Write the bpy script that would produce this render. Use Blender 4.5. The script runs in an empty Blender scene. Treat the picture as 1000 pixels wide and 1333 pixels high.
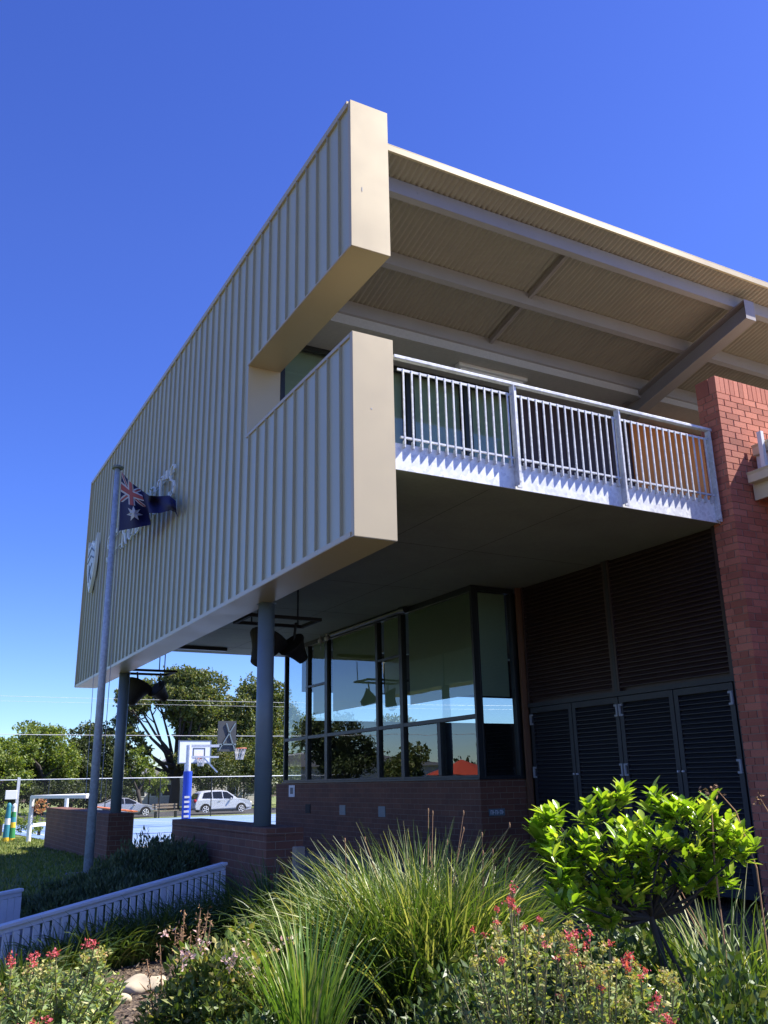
import bpy, math, random
import numpy as np
from mathutils import Vector, Matrix
random.seed(7); rng=np.random.default_rng(11)
R_=math.radians; PI=math.pi
scene=bpy.context.scene; col=scene.collection

# ------------------------------------------------------------------ camera geometry (metres, eye at the origin)
F=1145.0; PP=(500.0,666.5)
CR=np.array([[0.87926095,-0.12334107,-0.46009474],[-0.47595379,-0.26639443,-0.83815392],[-0.01918787,0.95593985,-0.29293487]])
def ray(p):
    v=np.array([p[0]-PP[0],-(p[1]-PP[1]),-F]); return CR@(v/np.linalg.norm(v))
def onx(p,X): r=ray(p); return r*X/r[0]
def ony(p,Y): r=ray(p); return r*Y/r[1]
def onz(p,Z): r=ray(p); return r*Z/r[2]

def ground_z(x,y):
    if y<8: z=-1.52
    elif y<15: z=-1.52+0.22*(y-8)/7
    elif y<24: z=-1.30-0.15*(y-15)/9
    elif y<62: z=-1.45-0.0155*(y-24)
    else: z=-2.04
    return z

# ------------------------------------------------------------------ mesh builder
class MB:
    def __init__(s): s.v=[]; s.f=[]; s.mi=[]; s.smooth=False
    def add(s,vs,fs,mi=0):
        o=len(s.v); s.v.extend([tuple(map(float,v)) for v in vs]); s.f.extend([tuple(i+o for i in f) for f in fs]); s.mi.extend([mi]*len(fs))
        return s
    def box(s,x0,x1,y0,y1,z0,z1,mi=0):
        return s.add([(x0,y0,z0),(x1,y0,z0),(x1,y1,z0),(x0,y1,z0),(x0,y0,z1),(x1,y0,z1),(x1,y1,z1),(x0,y1,z1)],
            [(0,3,2,1),(4,5,6,7),(0,1,5,4),(1,2,6,5),(2,3,7,6),(3,0,4,7)],mi)
    def bar(s,a,b,w,h,up=(0,0,1),mi=0):
        a=Vector(a); b=Vector(b); d=(b-a).normalized(); u=Vector(up)
        sd=d.cross(u)
        if sd.length<1e-4: sd=d.cross(Vector((1,0,0)))
        sd.normalize(); u=sd.cross(d).normalized(); sd*=w/2; u*=h/2
        vs=[a-sd-u,a+sd-u,a+sd+u,a-sd+u,b-sd-u,b+sd-u,b+sd+u,b-sd+u]
        return s.add(vs,[(0,1,2,3),(7,6,5,4),(0,4,5,1),(1,5,6,2),(2,6,7,3),(3,7,4,0)],mi)
    def tube(s,pts,r,n=8,caps=True,mi=0):
        pts=[Vector(p) for p in pts]; m=len(pts)
        rs=r if isinstance(r,(list,tuple)) else [r]*m
        vs=[]; prev=None
        for i,p in enumerate(pts):
            d=(pts[min(i+1,m-1)]-pts[max(i-1,0)]).normalized()
            if prev is None:
                a=d.cross(Vector((0,0,1))); 
                if a.length<1e-3: a=d.cross(Vector((1,0,0)))
            else: a=prev-d*prev.dot(d)
            a.normalize(); prev=a.copy(); b=d.cross(a)
            for k in range(n):
                t=2*PI*k/n; vs.append(p+(a*math.cos(t)+b*math.sin(t))*rs[i])
        fs=[]
        for i in range(m-1):
            for k in range(n):
                k2=(k+1)%n; fs.append((i*n+k,i*n+k2,(i+1)*n+k2,(i+1)*n+k))
        if caps: fs.append(tuple(range(n-1,-1,-1))); fs.append(tuple((m-1)*n+k for k in range(n)))
        return s.add(vs,fs,mi)
    def prism(s,poly,a0,a1,axis='x',mi=0):
        n=len(poly)
        def P(u,v,a): return (a,u,v) if axis=='x' else ((u,a,v) if axis=='y' else (u,v,a))
        vs=[P(u,v,a0) for u,v in poly]+[P(u,v,a1) for u,v in poly]
        fs=[tuple(range(n)),tuple(range(2*n-1,n-1,-1))]+[(i,i+n,(i+1)%n+n,(i+1)%n) for i in range(n)]
        return s.add(vs,fs,mi)
    def sphere(s,c,r,n=8,m=6,mi=0):
        r=r if isinstance(r,(tuple,list)) else (r,r,r)
        vs=[(c[0],c[1],c[2]+r[2])]
        for i in range(1,m):
            t=PI*i/m
            for k in range(n): vs.append((c[0]+r[0]*math.sin(t)*math.cos(2*PI*k/n),c[1]+r[1]*math.sin(t)*math.sin(2*PI*k/n),c[2]+r[2]*math.cos(t)))
        vs.append((c[0],c[1],c[2]-r[2])); fs=[(0,1+k,1+(k+1)%n) for k in range(n)]
        for i in range(m-2):
            for k in range(n):
                a=1+i*n; fs.append((a+k,a+n+k,a+n+(k+1)%n,a+(k+1)%n))
        L=len(vs)-1; a=1+(m-2)*n; fs+=[(a+k,L,a+(k+1)%n) for k in range(n)]
        return s.add(vs,fs,mi)
    # leaf clouds: rhombic folded leaves at given centres
    def leaves(s,P,L,W,dirs=None,mi=0,flat=0.0):
        n=len(P); P=np.asarray(P,float)
        if dirs is None:
            d=rng.normal(size=(n,3)); d[:,2]*=(1-flat)
        else: d=np.asarray(dirs,float)
        d/=np.linalg.norm(d,axis=1)[:,None]+1e-9
        q=rng.normal(size=(n,3)); sd=np.cross(d,q); sd/=np.linalg.norm(sd,axis=1)[:,None]+1e-9
        nn=np.cross(d,sd)
        l=L*(0.7+0.6*rng.random((n,1))); w=W*(0.7+0.6*rng.random((n,1)))
        a=P; b=P+d*l*0.45+sd*w*0.5+nn*w*0.15; c=P+d*l; e=P+d*l*0.45-sd*w*0.5+nn*w*0.15
        V=np.stack([a,b,c,e],1).reshape(-1,3); o=len(s.v)
        s.v.extend(map(tuple,V.tolist()))
        s.f.extend([(o+4*i,o+4*i+1,o+4*i+2,o+4*i+3) for i in range(n)]); s.mi.extend([mi]*n)
        return s
    def blade(s,p,az,el,L,w,droop,seg=6,twist=0.0,mi=0):
        p=np.array(p,float); ca,sa=math.cos(az),math.sin(az)
        sd=np.array([-sa,ca,0.0]); e=el; vs=[]; step=L/seg
        for i in range(seg+1):
            t=i/seg; ww=w*0.5*(1-t**3)*(0.6+0.4*min(1,t*4)) if i<seg else 0.0008
            tw=twist*t; s2=sd*math.cos(tw)+np.array([0,0,1])*math.sin(tw)
            vs.append(p-s2*ww); vs.append(p+s2*ww)
            p=p+np.array([ca*math.cos(e),sa*math.cos(e),math.sin(e)])*step
            e-=droop/seg*(0.5+t)
        return s.add(vs,[(2*i,2*i+1,2*i+3,2*i+2) for i in range(seg)],mi)
    def build(s,name,mats,parent=None,smooth=None,bevel=0):
        me=bpy.data.meshes.new(name)
        off=root_loc(parent)
        V=[(x-off[0],y-off[1],z-off[2]) for x,y,z in s.v] if any(off) else s.v
        me.from_pydata(V,[],s.f)
        mats=mats if isinstance(mats,(list,tuple)) else [mats]
        for m in mats: me.materials.append(m)
        if len(mats)>1: me.polygons.foreach_set('material_index',s.mi)
        if s.smooth if smooth is None else smooth: me.polygons.foreach_set('use_smooth',[True]*len(me.polygons))
        me.update()
        o=bpy.data.objects.new(name,me); col.objects.link(o)
        if parent is not None: o.parent=parent
        if bevel:
            b=o.modifiers.new('bevel','BEVEL'); b.width=bevel; b.segments=1; b.limit_method='ANGLE'
        return o
def root_loc(o):
    while o is not None and o.parent is not None: o=o.parent
    return (0,0,0) if o is None else tuple(o.location)
def tag(o,label=None,cat=None,group=None,kind=None):
    if label: o['label']=label
    if cat: o['category']=cat
    if group: o['group']=group
    if kind: o['kind']=kind
    return o
def thing(name,label,cat,loc=(0,0,0),group=None):
    o=bpy.data.objects.new(name,None); o.empty_display_size=0.2; col.objects.link(o); o.location=loc
    return tag(o,label,cat,group)
def copy_tree(o,parent=None):
    c=o.copy(); col.objects.link(c); c.parent=parent
    for ch in list(o.children): copy_tree(ch,c)
    return c

# ------------------------------------------------------------------ materials
MATS={}
class NT:
    def __init__(s,name):
        s.m=bpy.data.materials.new(name); s.m.use_nodes=True; s.t=s.m.node_tree; s.t.nodes.clear()
        s.out=s.n('ShaderNodeOutputMaterial'); MATS[name]=s.m
    def n(s,typ,**kw):
        x=s.t.nodes.new(typ)
        for k,v in kw.items():
            if hasattr(x,k) and k not in x.inputs: setattr(x,k,v)
            else: s.set(x,k,v)
        return x
    def set(s,x,k,v):
        i=x.inputs[k]
        if isinstance(v,bpy.types.NodeSocket): s.t.links.new(v,i)
        else:
            if isinstance(v,(tuple,list)) and len(v)==3 and i.type=='RGBA': v=(*v,1)
            i.default_value=v
    def l(s,a,b): s.t.links.new(a,b)
    def mth(s,op,a,b=0.0,c=None):
        x=s.n('ShaderNodeMath',operation=op)
        for i,v in enumerate([a,b] if c is None else [a,b,c]):
            if isinstance(v,bpy.types.NodeSocket): s.l(v,x.inputs[i])
            else: x.inputs[i].default_value=v
        return x.outputs[0]
    def mix(s,f,a,b,blend='MIX'):
        x=s.n('ShaderNodeMix',data_type='RGBA',blend_type=blend)
        for i,v in ((0,f),(6,a),(7,b)):
            if isinstance(v,bpy.types.NodeSocket): s.l(v,x.inputs[i])
            else: x.inputs[i].default_value=(*v,1) if isinstance(v,tuple) and len(v)==3 else v
        return x.outputs[2]
    def noise(s,scale,detail=4,rough=0.55,vec=None,typ='3D'):
        x=s.n('ShaderNodeTexNoise'); x.inputs['Scale'].default_value=scale; x.inputs['Detail'].default_value=detail; x.inputs['Roughness'].default_value=rough
        s.l(vec if vec is not None else s.obj(),x.inputs['Vector']); return x.outputs['Fac']
    def obj(s):
        if not hasattr(s,'_o'): s._o=s.n('ShaderNodeTexCoord').outputs['Object']
        return s._o
    def ramp(s,fac,pts):
        x=s.n('ShaderNodeValToRGB'); cr=x.color_ramp
        while len(cr.elements)<len(pts): cr.elements.new(0.5)
        for e,(p,c) in zip(cr.elements,pts): e.position=p; e.color=(*c,1) if len(c)==3 else c
        s.l(fac,x.inputs[0]); return x.outputs[0]
    def bump(s,h,st=0.3,dist=0.01):
        x=s.n('ShaderNodeBump'); x.inputs['Strength'].default_value=st; x.inputs['Distance'].default_value=dist; s.l(h,x.inputs['Height']); return x.outputs[0]
    def pbr(s,color,rough=0.5,metal=0.0,normal=None,**kw):
        b=s.n('ShaderNodeBsdfPrincipled'); s.set(b,'Base Color',color); s.set(b,'Roughness',rough); s.set(b,'Metallic',metal)
        for k,v in kw.items(): s.set(b,k.replace('_',' '),v)
        if normal is not None: s.l(normal,b.inputs['Normal'])
        s.l(b.outputs[0],s.out.inputs[0]); return b
def paint(name,c,rough=0.45,metal=0.0,var=0.12,scale=6,bump=0.0,**kw):
    t=NT(name); f=t.noise(scale,5,0.6)
    cc=t.mix(f,tuple(x*(1-var) for x in c),tuple(min(1,x*(1+var)) for x in c))
    rr=t.mth('MULTIPLY_ADD',f,0.2,rough-0.1)
    nm=t.bump(t.noise(scale*12,3),bump,0.004) if bump else None
    t.pbr(cc,rr,metal,nm,**kw); return t.m
def brick(name,c1,c2,mortar,rough=0.85):
    t=NT(name); o=t.obj(); sx=t.n('ShaderNodeSeparateXYZ'); t.l(o,sx.inputs[0])
    g=t.n('ShaderNodeNewGeometry'); sn=t.n('ShaderNodeSeparateXYZ'); t.l(g.outputs['True Normal'],sn.inputs[0])
    ax=t.mth('ABSOLUTE',sn.outputs[0]); az=t.mth('ABSOLUTE',sn.outputs[2])
    isx=t.mth('GREATER_THAN',ax,0.7); isz=t.mth('GREATER_THAN',az,0.7)
    u=t.mth('ADD',t.mth('MULTIPLY',sx.outputs[0],t.mth('SUBTRACT',1.0,isx)),t.mth('MULTIPLY',sx.outputs[1],isx))
    v=t.mth('ADD',t.mth('MULTIPLY',sx.outputs[2],t.mth('SUBTRACT',1.0,isz)),t.mth('MULTIPLY',sx.outputs[1],isz))
    cb=t.n('ShaderNodeCombineXYZ'); t.l(u,cb.inputs[0]); t.l(v,cb.inputs[1])
    # slight waviness of the joints
    nz=t.n('ShaderNodeTexNoise'); nz.inputs['Scale'].default_value=9; t.l(o,nz.inputs['Vector'])
    vm=t.n('ShaderNodeVectorMath',operation='SCALE'); vs=t.n('ShaderNodeVectorMath',operation='SUBTRACT'); t.l(nz.outputs['Color'],vs.inputs[0]); vs.inputs[1].default_value=(.5,.5,.5)
    t.l(vs.outputs[0],vm.inputs[0]); vm.inputs['Scale'].default_value=0.008
    va=t.n('ShaderNodeVectorMath',operation='ADD'); t.l(cb.outputs[0],va.inputs[0]); t.l(vm.outputs[0],va.inputs[1])
    b=t.n('ShaderNodeTexBrick'); t.l(va.outputs[0],b.inputs['Vector']); b.offset=0.5
    for k,vv in (('Scale',1.0),('Mortar Size',0.0045),('Mortar Smooth',0.25),('Bias',0.0),('Brick Width',0.24),('Row Height',0.086)): b.inputs[k].default_value=vv
    t.set(b,'Color1',c1); t.set(b,'Color2',c2); t.set(b,'Mortar',mortar)
    f=t.noise(2.5,5); st=t.ramp(f,[(0.25,(0.72,0.72,0.74)),(0.75,(1.12,1.1,1.08))])
    cc=t.mix(1.0,b.outputs['Color'],st,'MULTIPLY')
    fine=t.noise(90,4,0.7); cc=t.mix(0.25,cc,t.ramp(fine,[(0.3,(0.4,0.38,0.38)),(0.7,(1.25,1.2,1.2))]),'MULTIPLY')
    h=t.mth('ADD',t.mth('MULTIPLY',b.outputs['Fac'],-1.0),t.mth('MULTIPLY',fine,0.25))
    t.pbr(cc,rough,0,t.bump(h,0.7,0.006)); return t.m
def leafmat(name,ca,cb,cc=None,rough=0.45,trans=0.35,spec=0.4):
    t=NT(name); g=t.n('ShaderNodeNewGeometry'); r=g.outputs['Random Per Island']
    pts=[(0.0,ca),(0.7,cb)]+([(0.97,cc)] if cc else [])
    c=t.ramp(r,pts); f=t.noise(1.3,3); c=t.mix(1.0,c,t.ramp(f,[(0.3,(0.7,0.72,0.7)),(0.7,(1.25,1.2,1.1))]),'MULTIPLY')
    b=t.n('ShaderNodeBsdfPrincipled'); t.l(c,b.inputs['Base Color']); b.inputs['Roughness'].default_value=rough; b.inputs['Specular IOR Level'].default_value=spec
    tr=t.n('ShaderNodeBsdfTranslucent'); t.l(t.mix(1.0,c,(1.5,1.5,0.5),'MULTIPLY'),tr.inputs[0])
    m=t.n('ShaderNodeMixShader'); m.inputs[0].default_value=trans; t.l(b.outputs[0],m.inputs[1]); t.l(tr.outputs[0],m.inputs[2]); t.l(m.outputs[0],t.out.inputs[0]); return t.m
def glass(name,tint,ior=1.9,rough=0.0):
    t=NT(name); fr=t.n('ShaderNodeFresnel'); fr.inputs[0].default_value=ior
    a=t.n('ShaderNodeBsdfTransparent'); t.set(a,'Color',tint); g=t.n('ShaderNodeBsdfGlossy'); g.inputs['Roughness'].default_value=rough; t.set(g,'Color',(0.92,0.97,0.97))
    # very slight pane distortion
    t.l(t.bump(t.noise(1.1,1),0.05,0.03),g.inputs['Normal'])
    m=t.n('ShaderNodeMixShader'); t.l(fr.outputs[0],m.inputs[0]); t.l(a.outputs[0],m.inputs[1]); t.l(g.outputs[0],m.inputs[2]); t.l(m.outputs[0],t.out.inputs[0]); return t.m

M_clad=paint('cladding_metal',(0.51,0.51,0.37),0.36,0.15,0.05,1.5)
M_rib=paint('shade_toned_rib_metal',(0.43,0.40,0.255),0.45,0.1,0.08,1.5)  # darker olive than the flats: seam shading put into the rib colour
M_cap=paint('capping_metal',(0.57,0.475,0.295),0.38,0.15,0.06,1.2)
def galv(name,c=(0.42,0.45,0.50)):
    t=NT(name); v=t.n('ShaderNodeTexVoronoi'); v.inputs['Scale'].default_value=28; t.l(t.obj(),v.inputs['Vector'])
    f=t.mth('ADD',t.mth('MULTIPLY',v.outputs['Color'],0.5),t.mth('MULTIPLY',t.noise(5,5),0.6))
    cc=t.ramp(f,[(0.2,tuple(x*0.78 for x in c)),(0.85,tuple(min(1,x*1.2) for x in c))])
    t.pbr(cc,t.mth('MULTIPLY_ADD',f,0.25,0.35),0.15); return t.m
M_galv=galv('galvanised_steel',(0.60,0.62,0.66)); M_plate=galv('galvanised_plate',(0.80,0.82,0.86))
M_roof=paint('corrugated_roof_steel',(0.38,0.335,0.265),0.5,0.2,0.1,3)
M_beam=paint('purlin_grey_paint',(0.34,0.32,0.32),0.5,0.1,0.1,4)
M_raf=paint('rafter_grey_paint',(0.30,0.27,0.26),0.5,0.1,0.1,4)
def concrete(name,c,stain=0.35):
    t=NT(name); f=t.noise(0.8,6,0.65); f2=t.noise(25,4,0.7)
    cc=t.ramp(f,[(0.3,tuple(x*(1-stain) for x in c)),(0.7,c)]); cc=t.mix(0.3,cc,t.ramp(f2,[(0.3,(0.7,0.7,0.7)),(0.7,(1.2,1.2,1.2))]),'MULTIPLY')
    t.pbr(cc,0.85,0,t.bump(f2,0.25,0.004)); return t.m
M_soffit=concrete('soffit_concrete',(0.33,0.35,0.29),0.25)
M_ceil=concrete('ceiling_render',(0.50,0.48,0.45),0.1)
M_conc=concrete('paving_concrete',(0.24,0.22,0.20))
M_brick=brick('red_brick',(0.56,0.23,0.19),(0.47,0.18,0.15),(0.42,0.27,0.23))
def facebrick():
    t=NT('red_face_brick'); g=t.n('ShaderNodeNewGeometry'); c=t.ramp(g.outputs['Random Per Island'],[(0.0,(0.37,0.118,0.072)),(0.5,(0.49,0.160,0.100)),(1.0,(0.57,0.205,0.130))])
    f=t.noise(70,5,0.7); c=t.mix(0.4,c,t.ramp(f,[(0.3,(0.55,0.5,0.5)),(0.7,(1.25,1.25,1.25))]),'MULTIPLY'); c=t.mix(1.0,c,t.ramp(t.noise(1.4,4),[(0.3,(0.85,0.85,0.88)),(0.7,(1.08,1.06,1.05))]),'MULTIPLY')
    t.pbr(c,0.85,0,t.bump(f,0.5,0.004)); return t.m
M_fbrick=facebrick(); M_mortar=concrete('brick_mortar',(0.36,0.25,0.20),0.2)
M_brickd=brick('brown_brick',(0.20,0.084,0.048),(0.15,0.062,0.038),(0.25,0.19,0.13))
M_colm=paint('column_blue_grey_paint',(0.16,0.21,0.23),0.4,0.0,0.15,5)
M_black=paint('black_frame_metal',(0.018,0.022,0.024),0.4,0.0,0.2,5)
M_blackp=paint('black_plastic',(0.014,0.013,0.013),0.75,0.0,0.3,8)
M_louv=paint('dark_louvre_paint',(0.042,0.024,0.021),0.5,0.0,0.25,2)
M_door=paint('dark_door_paint',(0.020,0.021,0.025),0.5,0.0,0.2,2)
M_glass=glass('tinted_window_glass',(0.80,0.86,0.86),2.05)
M_glassu=glass('upper_window_glass',(0.90,0.94,0.93),1.75)
M_blind=paint('sage_roller_blind',(0.56,0.72,0.48),0.9,0.0,0.06,8)
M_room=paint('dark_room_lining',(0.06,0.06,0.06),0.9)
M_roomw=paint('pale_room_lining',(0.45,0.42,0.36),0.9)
M_orange=paint('orange_render',(0.85,0.30,0.09),0.8,0.0,0.08,3)
M_maroon=paint('maroon_panel',(0.06,0.035,0.045),0.6,0.0,0.2,3)
M_white=paint('white_paint',(0.75,0.76,0.78),0.5,0.0,0.08,5)
M_cream=paint('cream_gutter_paint',(0.62,0.54,0.38),0.45,0.0,0.08,4)
M_timb=paint('weathered_timber',(0.30,0.24,0.17),0.85,0.0,0.3,12,0.4)
M_letter=paint('pale_green_letter_paint',(0.86,0.90,0.82),0.4,0.0,0.05,5)
M_crest=paint('pale_crest_face',(0.55,0.60,0.55),0.4,0.0,0.08,5)
M_crestl=paint('dark_crest_line',(0.08,0.11,0.13),0.5)
M_pole=galv('flagpole_steel',(0.50,0.56,0.62))
M_blue=paint('flag_blue_cloth',(0.008,0.010,0.065),0.85,0.0,0.1,8)
M_red=paint('flag_red_cloth',(0.34,0.07,0.06),0.85); M_fwhite=paint('flag_white_cloth',(0.50,0.49,0.48),0.85)
M_fence=paint('white_picket_paint',(0.66,0.66,0.68),0.5,0.0,0.12,14,0.15)
M_bark=paint('tree_bark',(0.045,0.036,0.03),0.9,0.0,0.35,10,0.5)
M_twig=paint('garden_stem',(0.16,0.15,0.07),0.8,0.0,0.3,30)
M_dry=paint('dry_brown_stem',(0.33,0.19,0.10),0.9,0.0,0.25,30)
M_fl=leafmat('crimson_flower',(0.50,0.05,0.09),(0.66,0.16,0.20),None,0.6,0.3)
M_flp=leafmat('pale_pink_flower',(0.60,0.36,0.40),(0.75,0.55,0.55),None,0.6,0.3)
M_bud=leafmat('yellowing_seed_head',(0.30,0.34,0.11),(0.46,0.44,0.17),(0.55,0.34,0.22),0.6,0.3)
M_val=leafmat('grey_green_leaf',(0.16,0.25,0.09),(0.34,0.42,0.18),(0.55,0.52,0.22),0.5,0.3)
M_blade=leafmat('strappy_leaf',(0.055,0.11,0.025),(0.15,0.225,0.055),(0.50,0.50,0.24),0.42,0.3,0.35)
M_bladeb=leafmat('broad_strap_leaf',(0.08,0.18,0.04),(0.18,0.30,0.07),(0.42,0.42,0.2),0.42,0.3,0.35)
M_shade=leafmat('shade_toned_leaf',(0.045,0.085,0.02),(0.08,0.14,0.035),(0.20,0.22,0.08),0.4,0.2)  # darker copy of the strap leaf, shade put into its colour
M_rosem=leafmat('rosemary_leaf',(0.06,0.09,0.04),(0.10,0.14,0.065),(0.16,0.19,0.10),0.6,0.2)
M_citrus=leafmat('glossy_citrus_leaf',(0.15,0.29,0.025),(0.34,0.50,0.05),(0.55,0.60,0.14),0.25,0.4,0.6)
M_shrub=leafmat('shrub_leaf',(0.08,0.14,0.03),(0.20,0.26,0.08),(0.40,0.36,0.14),0.45,0.3)
TL=[leafmat('tree_leaf_olive',(0.055,0.085,0.025),(0.13,0.17,0.05),(0.24,0.22,0.08),0.5,0.3),
    leafmat('tree_leaf_bright',(0.09,0.14,0.025),(0.19,0.26,0.05),(0.28,0.30,0.08),0.5,0.35),
    leafmat('tree_leaf_dark',(0.03,0.05,0.02),(0.065,0.09,0.03),(0.11,0.13,0.05),0.5,0.3)]

# ground materials
def soil():
    t=NT('bark_mulch'); v=t.n('ShaderNodeTexVoronoi'); v.inputs['Scale'].default_value=38; t.l(t.obj(),v.inputs['Vector'])
    f=t.noise(14,6,0.7); c=t.ramp(t.mth('ADD',t.mth('MULTIPLY',v.outputs['Color'],0.6),t.mth('MULTIPLY',f,0.5)),[(0.2,(0.03,0.022,0.017)),(0.6,(0.12,0.085,0.06)),(0.9,(0.27,0.20,0.14))])
    h=t.mth('ADD',v.outputs['Distance'],f); t.pbr(c,0.95,0,t.bump(h,0.9,0.03)); return t.m
def grass(name,a,b):
    t=NT(name); f=t.noise(0.5,6,0.6); g=t.noise(40,5,0.7); c=t.mix(f,a,b); c=t.mix(0.6,c,t.ramp(g,[(0.3,(0.5,0.5,0.5)),(0.7,(1.4,1.4,1.3))]),'MULTIPLY'); t.pbr(c,0.9,0,t.bump(g,0.8,0.03)); return t.m
def court():
    t=NT('blue_court_acrylic'); f=t.noise(0.15,5,0.6); g=t.noise(60,3,0.7)
    c=t.ramp(f,[(0.3,(0.17,0.26,0.42)),(0.7,(0.21,0.31,0.48))]); c=t.mix(0.15,c,t.ramp(g,[(0.3,(0.6,0.6,0.6)),(0.7,(1.3,1.3,1.3))]),'MULTIPLY'); t.pbr(c,0.6); return t.m
M_soil=soil(); M_lawn=grass('mown_lawn_turf',(0.13,0.17,0.045),(0.20,0.23,0.06)); M_verge=grass('verge_turf',(0.14,0.19,0.05),(0.22,0.25,0.08))
M_court=court(); M_asph=concrete('road_asphalt',(0.06,0.06,0.062),0.2)
M_line=paint('white_line_paint',(0.72,0.74,0.76),0.6); M_lineshade=paint('court_shadow_tone',(0.06,0.12,0.2),0.6)  # second tone paints the shadow strip across the court

# ------------------------------------------------------------------ ground
def sheet(name,x0,x1,y0,y1,mat,dz,nx=20,ny=60,edge=0.0,ys=None,xs=None):
    mb=MB(); xs=xs or [x0+(x1-x0)*i/nx for i in range(nx+1)]; ys=ys or [y0+(y1-y0)*i/ny for i in range(ny+1)]
    vs=[(x,y,ground_z(x,y)+dz) for y in ys for x in xs]; w=len(xs)
    fs=[(j*w+i,j*w+i+1,(j+1)*w+i+1,(j+1)*w+i) for j in range(len(ys)-1) for i in range(w-1)]
    mb.add(vs,fs); o=mb.build(name,mat); o['kind']='structure'; return o
ysg=[-600,-100,-20,0,4,8]+[8+7*i/7 for i in range(1,8)]+[15+i for i in range(1,10)]+[24+2*i for i in range(1,20)]+[70,90,150,300,900]
sheet('ground',-900,900,0,0,M_soil,0,ys=ysg,xs=[-900,-300,-100,-40,-10,0,5,10,20,40,100,300,900])
sheet('lawn',-14,4.55,12.2,45,M_lawn,0.006,ys=[12.2,13,14,15]+[15+i for i in range(1,10)]+[24+3*i for i in range(1,8)],xs=[-14,0,4.55])
sheet('paving',4.3,16,9.9,23.4,M_conc,0.010,ys=[9.9]+[10+i for i in range(14)]+[23.4],xs=[4.3,8,16])
sheet('basketball_court_surface',4.6,48,23.4,60,M_court,0.014,ys=[23.4,24]+[24+2*i for i in range(1,18)]+[60],xs=[4.6,20,48])
sheet('verge',-60,120,60,63.4,M_verge,0.010,ys=[60,62,63.4],xs=[-60,120])
sheet('road',-120,160,63.4,71.5,M_asph,0.006,ys=[63.4,71.5],xs=[-120,160])
kb=MB(); kb.box(-120,160,71.5,71.7,-2.1,-1.90); kb.build('road_kerb',M_conc)['kind']='structure'
sheet('far_verge',-120,160,71.7,140,M_verge,0.10,ys=[71.7,140],xs=[-120,160])
# painted court lines, and a shadow strip laid on as dark colour
ln=MB()
def line(x0,x1,y0,y1,mi=0,dz=0.02):
    n=max(1,int(abs(y1-y0)/2)); 
    for i in range(n):
        a=y0+(y1-y0)*i/n; b=y0+(y1-y0)*(i+1)/n
        ln.add([(x0,a,ground_z(0,a)+dz),(x1,a,ground_z(0,a)+dz),(x1,b,ground_z(0,b)+dz),(x0,b,ground_z(0,b)+dz)],[(0,1,2,3)],mi)
for y in (25.4,29.3,33.0,37.5,46,53.5): line(5.2,46,y,y+0.09)
for x in (5.2,13.2,20.5,32): line(x,x+0.09,25.4,58)
line(5.0,46,40.6,41.2,1,0.019); line(8.2,9.8,31.0,31.12,0,0.024); line(10,26,57.6,57.7)
o=ln.build('court_lines_and_shadow',[M_line,M_lineshade]); o['kind']='structure'

# ------------------------------------------------------------------ the building
X0,XI,Y0=3.588,4.03,7.1
ZB,ZT=2.215,7.19; S0,S1=4.345,5.355; YS=10.2; YE=21.45
ZS=2.975; ZF=3.25
bld=thing('school_building','two storey school hall with khaki ribbed metal screen, slotted balcony opening and red brick pier','building',(6,10,-1.4))
# screen wall core
m=MB()
m.box(X0,XI,Y0,YE,ZB,S0); m.box(X0,XI,Y0,YE,S1,ZT); m.box(X0,XI,YS,YE,S0+0.0005,S1-0.0005)
scr=m.build('cladding_screen',M_clad,bld)
# seams: standing ribs
m=MB(); y=Y0+0.28
while y<YE-0.05:
    segs=[(ZB+0.05,ZT-0.03)] if y>YS+0.05 else [(ZB+0.05,S0-0.035),(S1+0.02,ZT-0.03)]
    for a,b in segs:
        m.prism([(X0+0.003,y-0.010),(X0-0.030,y-0.005),(X0-0.030,y+0.005),(X0+0.003,y+0.010)],a,b,'z')
        m.prism([(X0+0.003,y+0.0101),(X0-0.006,y+0.012),(X0-0.006,y+0.018),(X0+0.003,y+0.022)],a,b,'z')
    y+=0.30
m.build('standing_seam_rib',M_rib,scr); 
# cappings and end faces
m=MB()
for a,b in ((ZB,S0),(S1,ZT)):
    m.box(X0-0.014,XI+0.006,Y0-0.006,Y0+0.0,a-0.006,b+0.006)           # end face sheet
    m.box(X0-0.016,X0-0.0,Y0,Y0+0.055,a-0.004,b+0.004)                # return on the ribbed side
m.box(X0-0.030,X0,Y0+0.056,YE,ZB-0.006,ZB+0.045); m.box(X0-0.026,XI+0.004,Y0+0.001,YE,ZB-0.012,ZB-0.0005)
m.box(X0-0.030,XI+0.004,Y0+0.056,YE,ZT+0.001,ZT+0.03); m.box(X0-0.030,X0,Y0+0.056,YE,ZT-0.05,ZT)
m.box(X0-0.020,X0,Y0+0.056,YS,S0-0.035,S0+0.004); m.box(X0-0.016,XI+0.003,Y0+0.001,YS-0.001,S0+0.0045,S0+0.010)
m.box(X0-0.014,XI+0.003,Y0+0.001,YS-0.001,S1-0.010,S1-0.0045); m.box(X0-0.020,X0,Y0+0.056,YS,S1-0.004,S1+0.018)
m.box(X0-0.010,XI+0.002,YS-0.006,YS-0.0005,S0+0.011,S1-0.011)
m.box(X0-0.02,XI+0.01,YE,YE+0.01,ZB,ZT); m.box(X0-0.042,X0,YE-0.05,YE,ZB,ZT)
m.build('screen_capping',M_cap,scr)
m=MB(); m.box(XI,XI+0.11,7.28,7.36,2.50,2.515); m.box(XI,XI+0.012,7.28,7.36,2.50,2.60); m.build('bracket',M_galv,scr)
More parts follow.
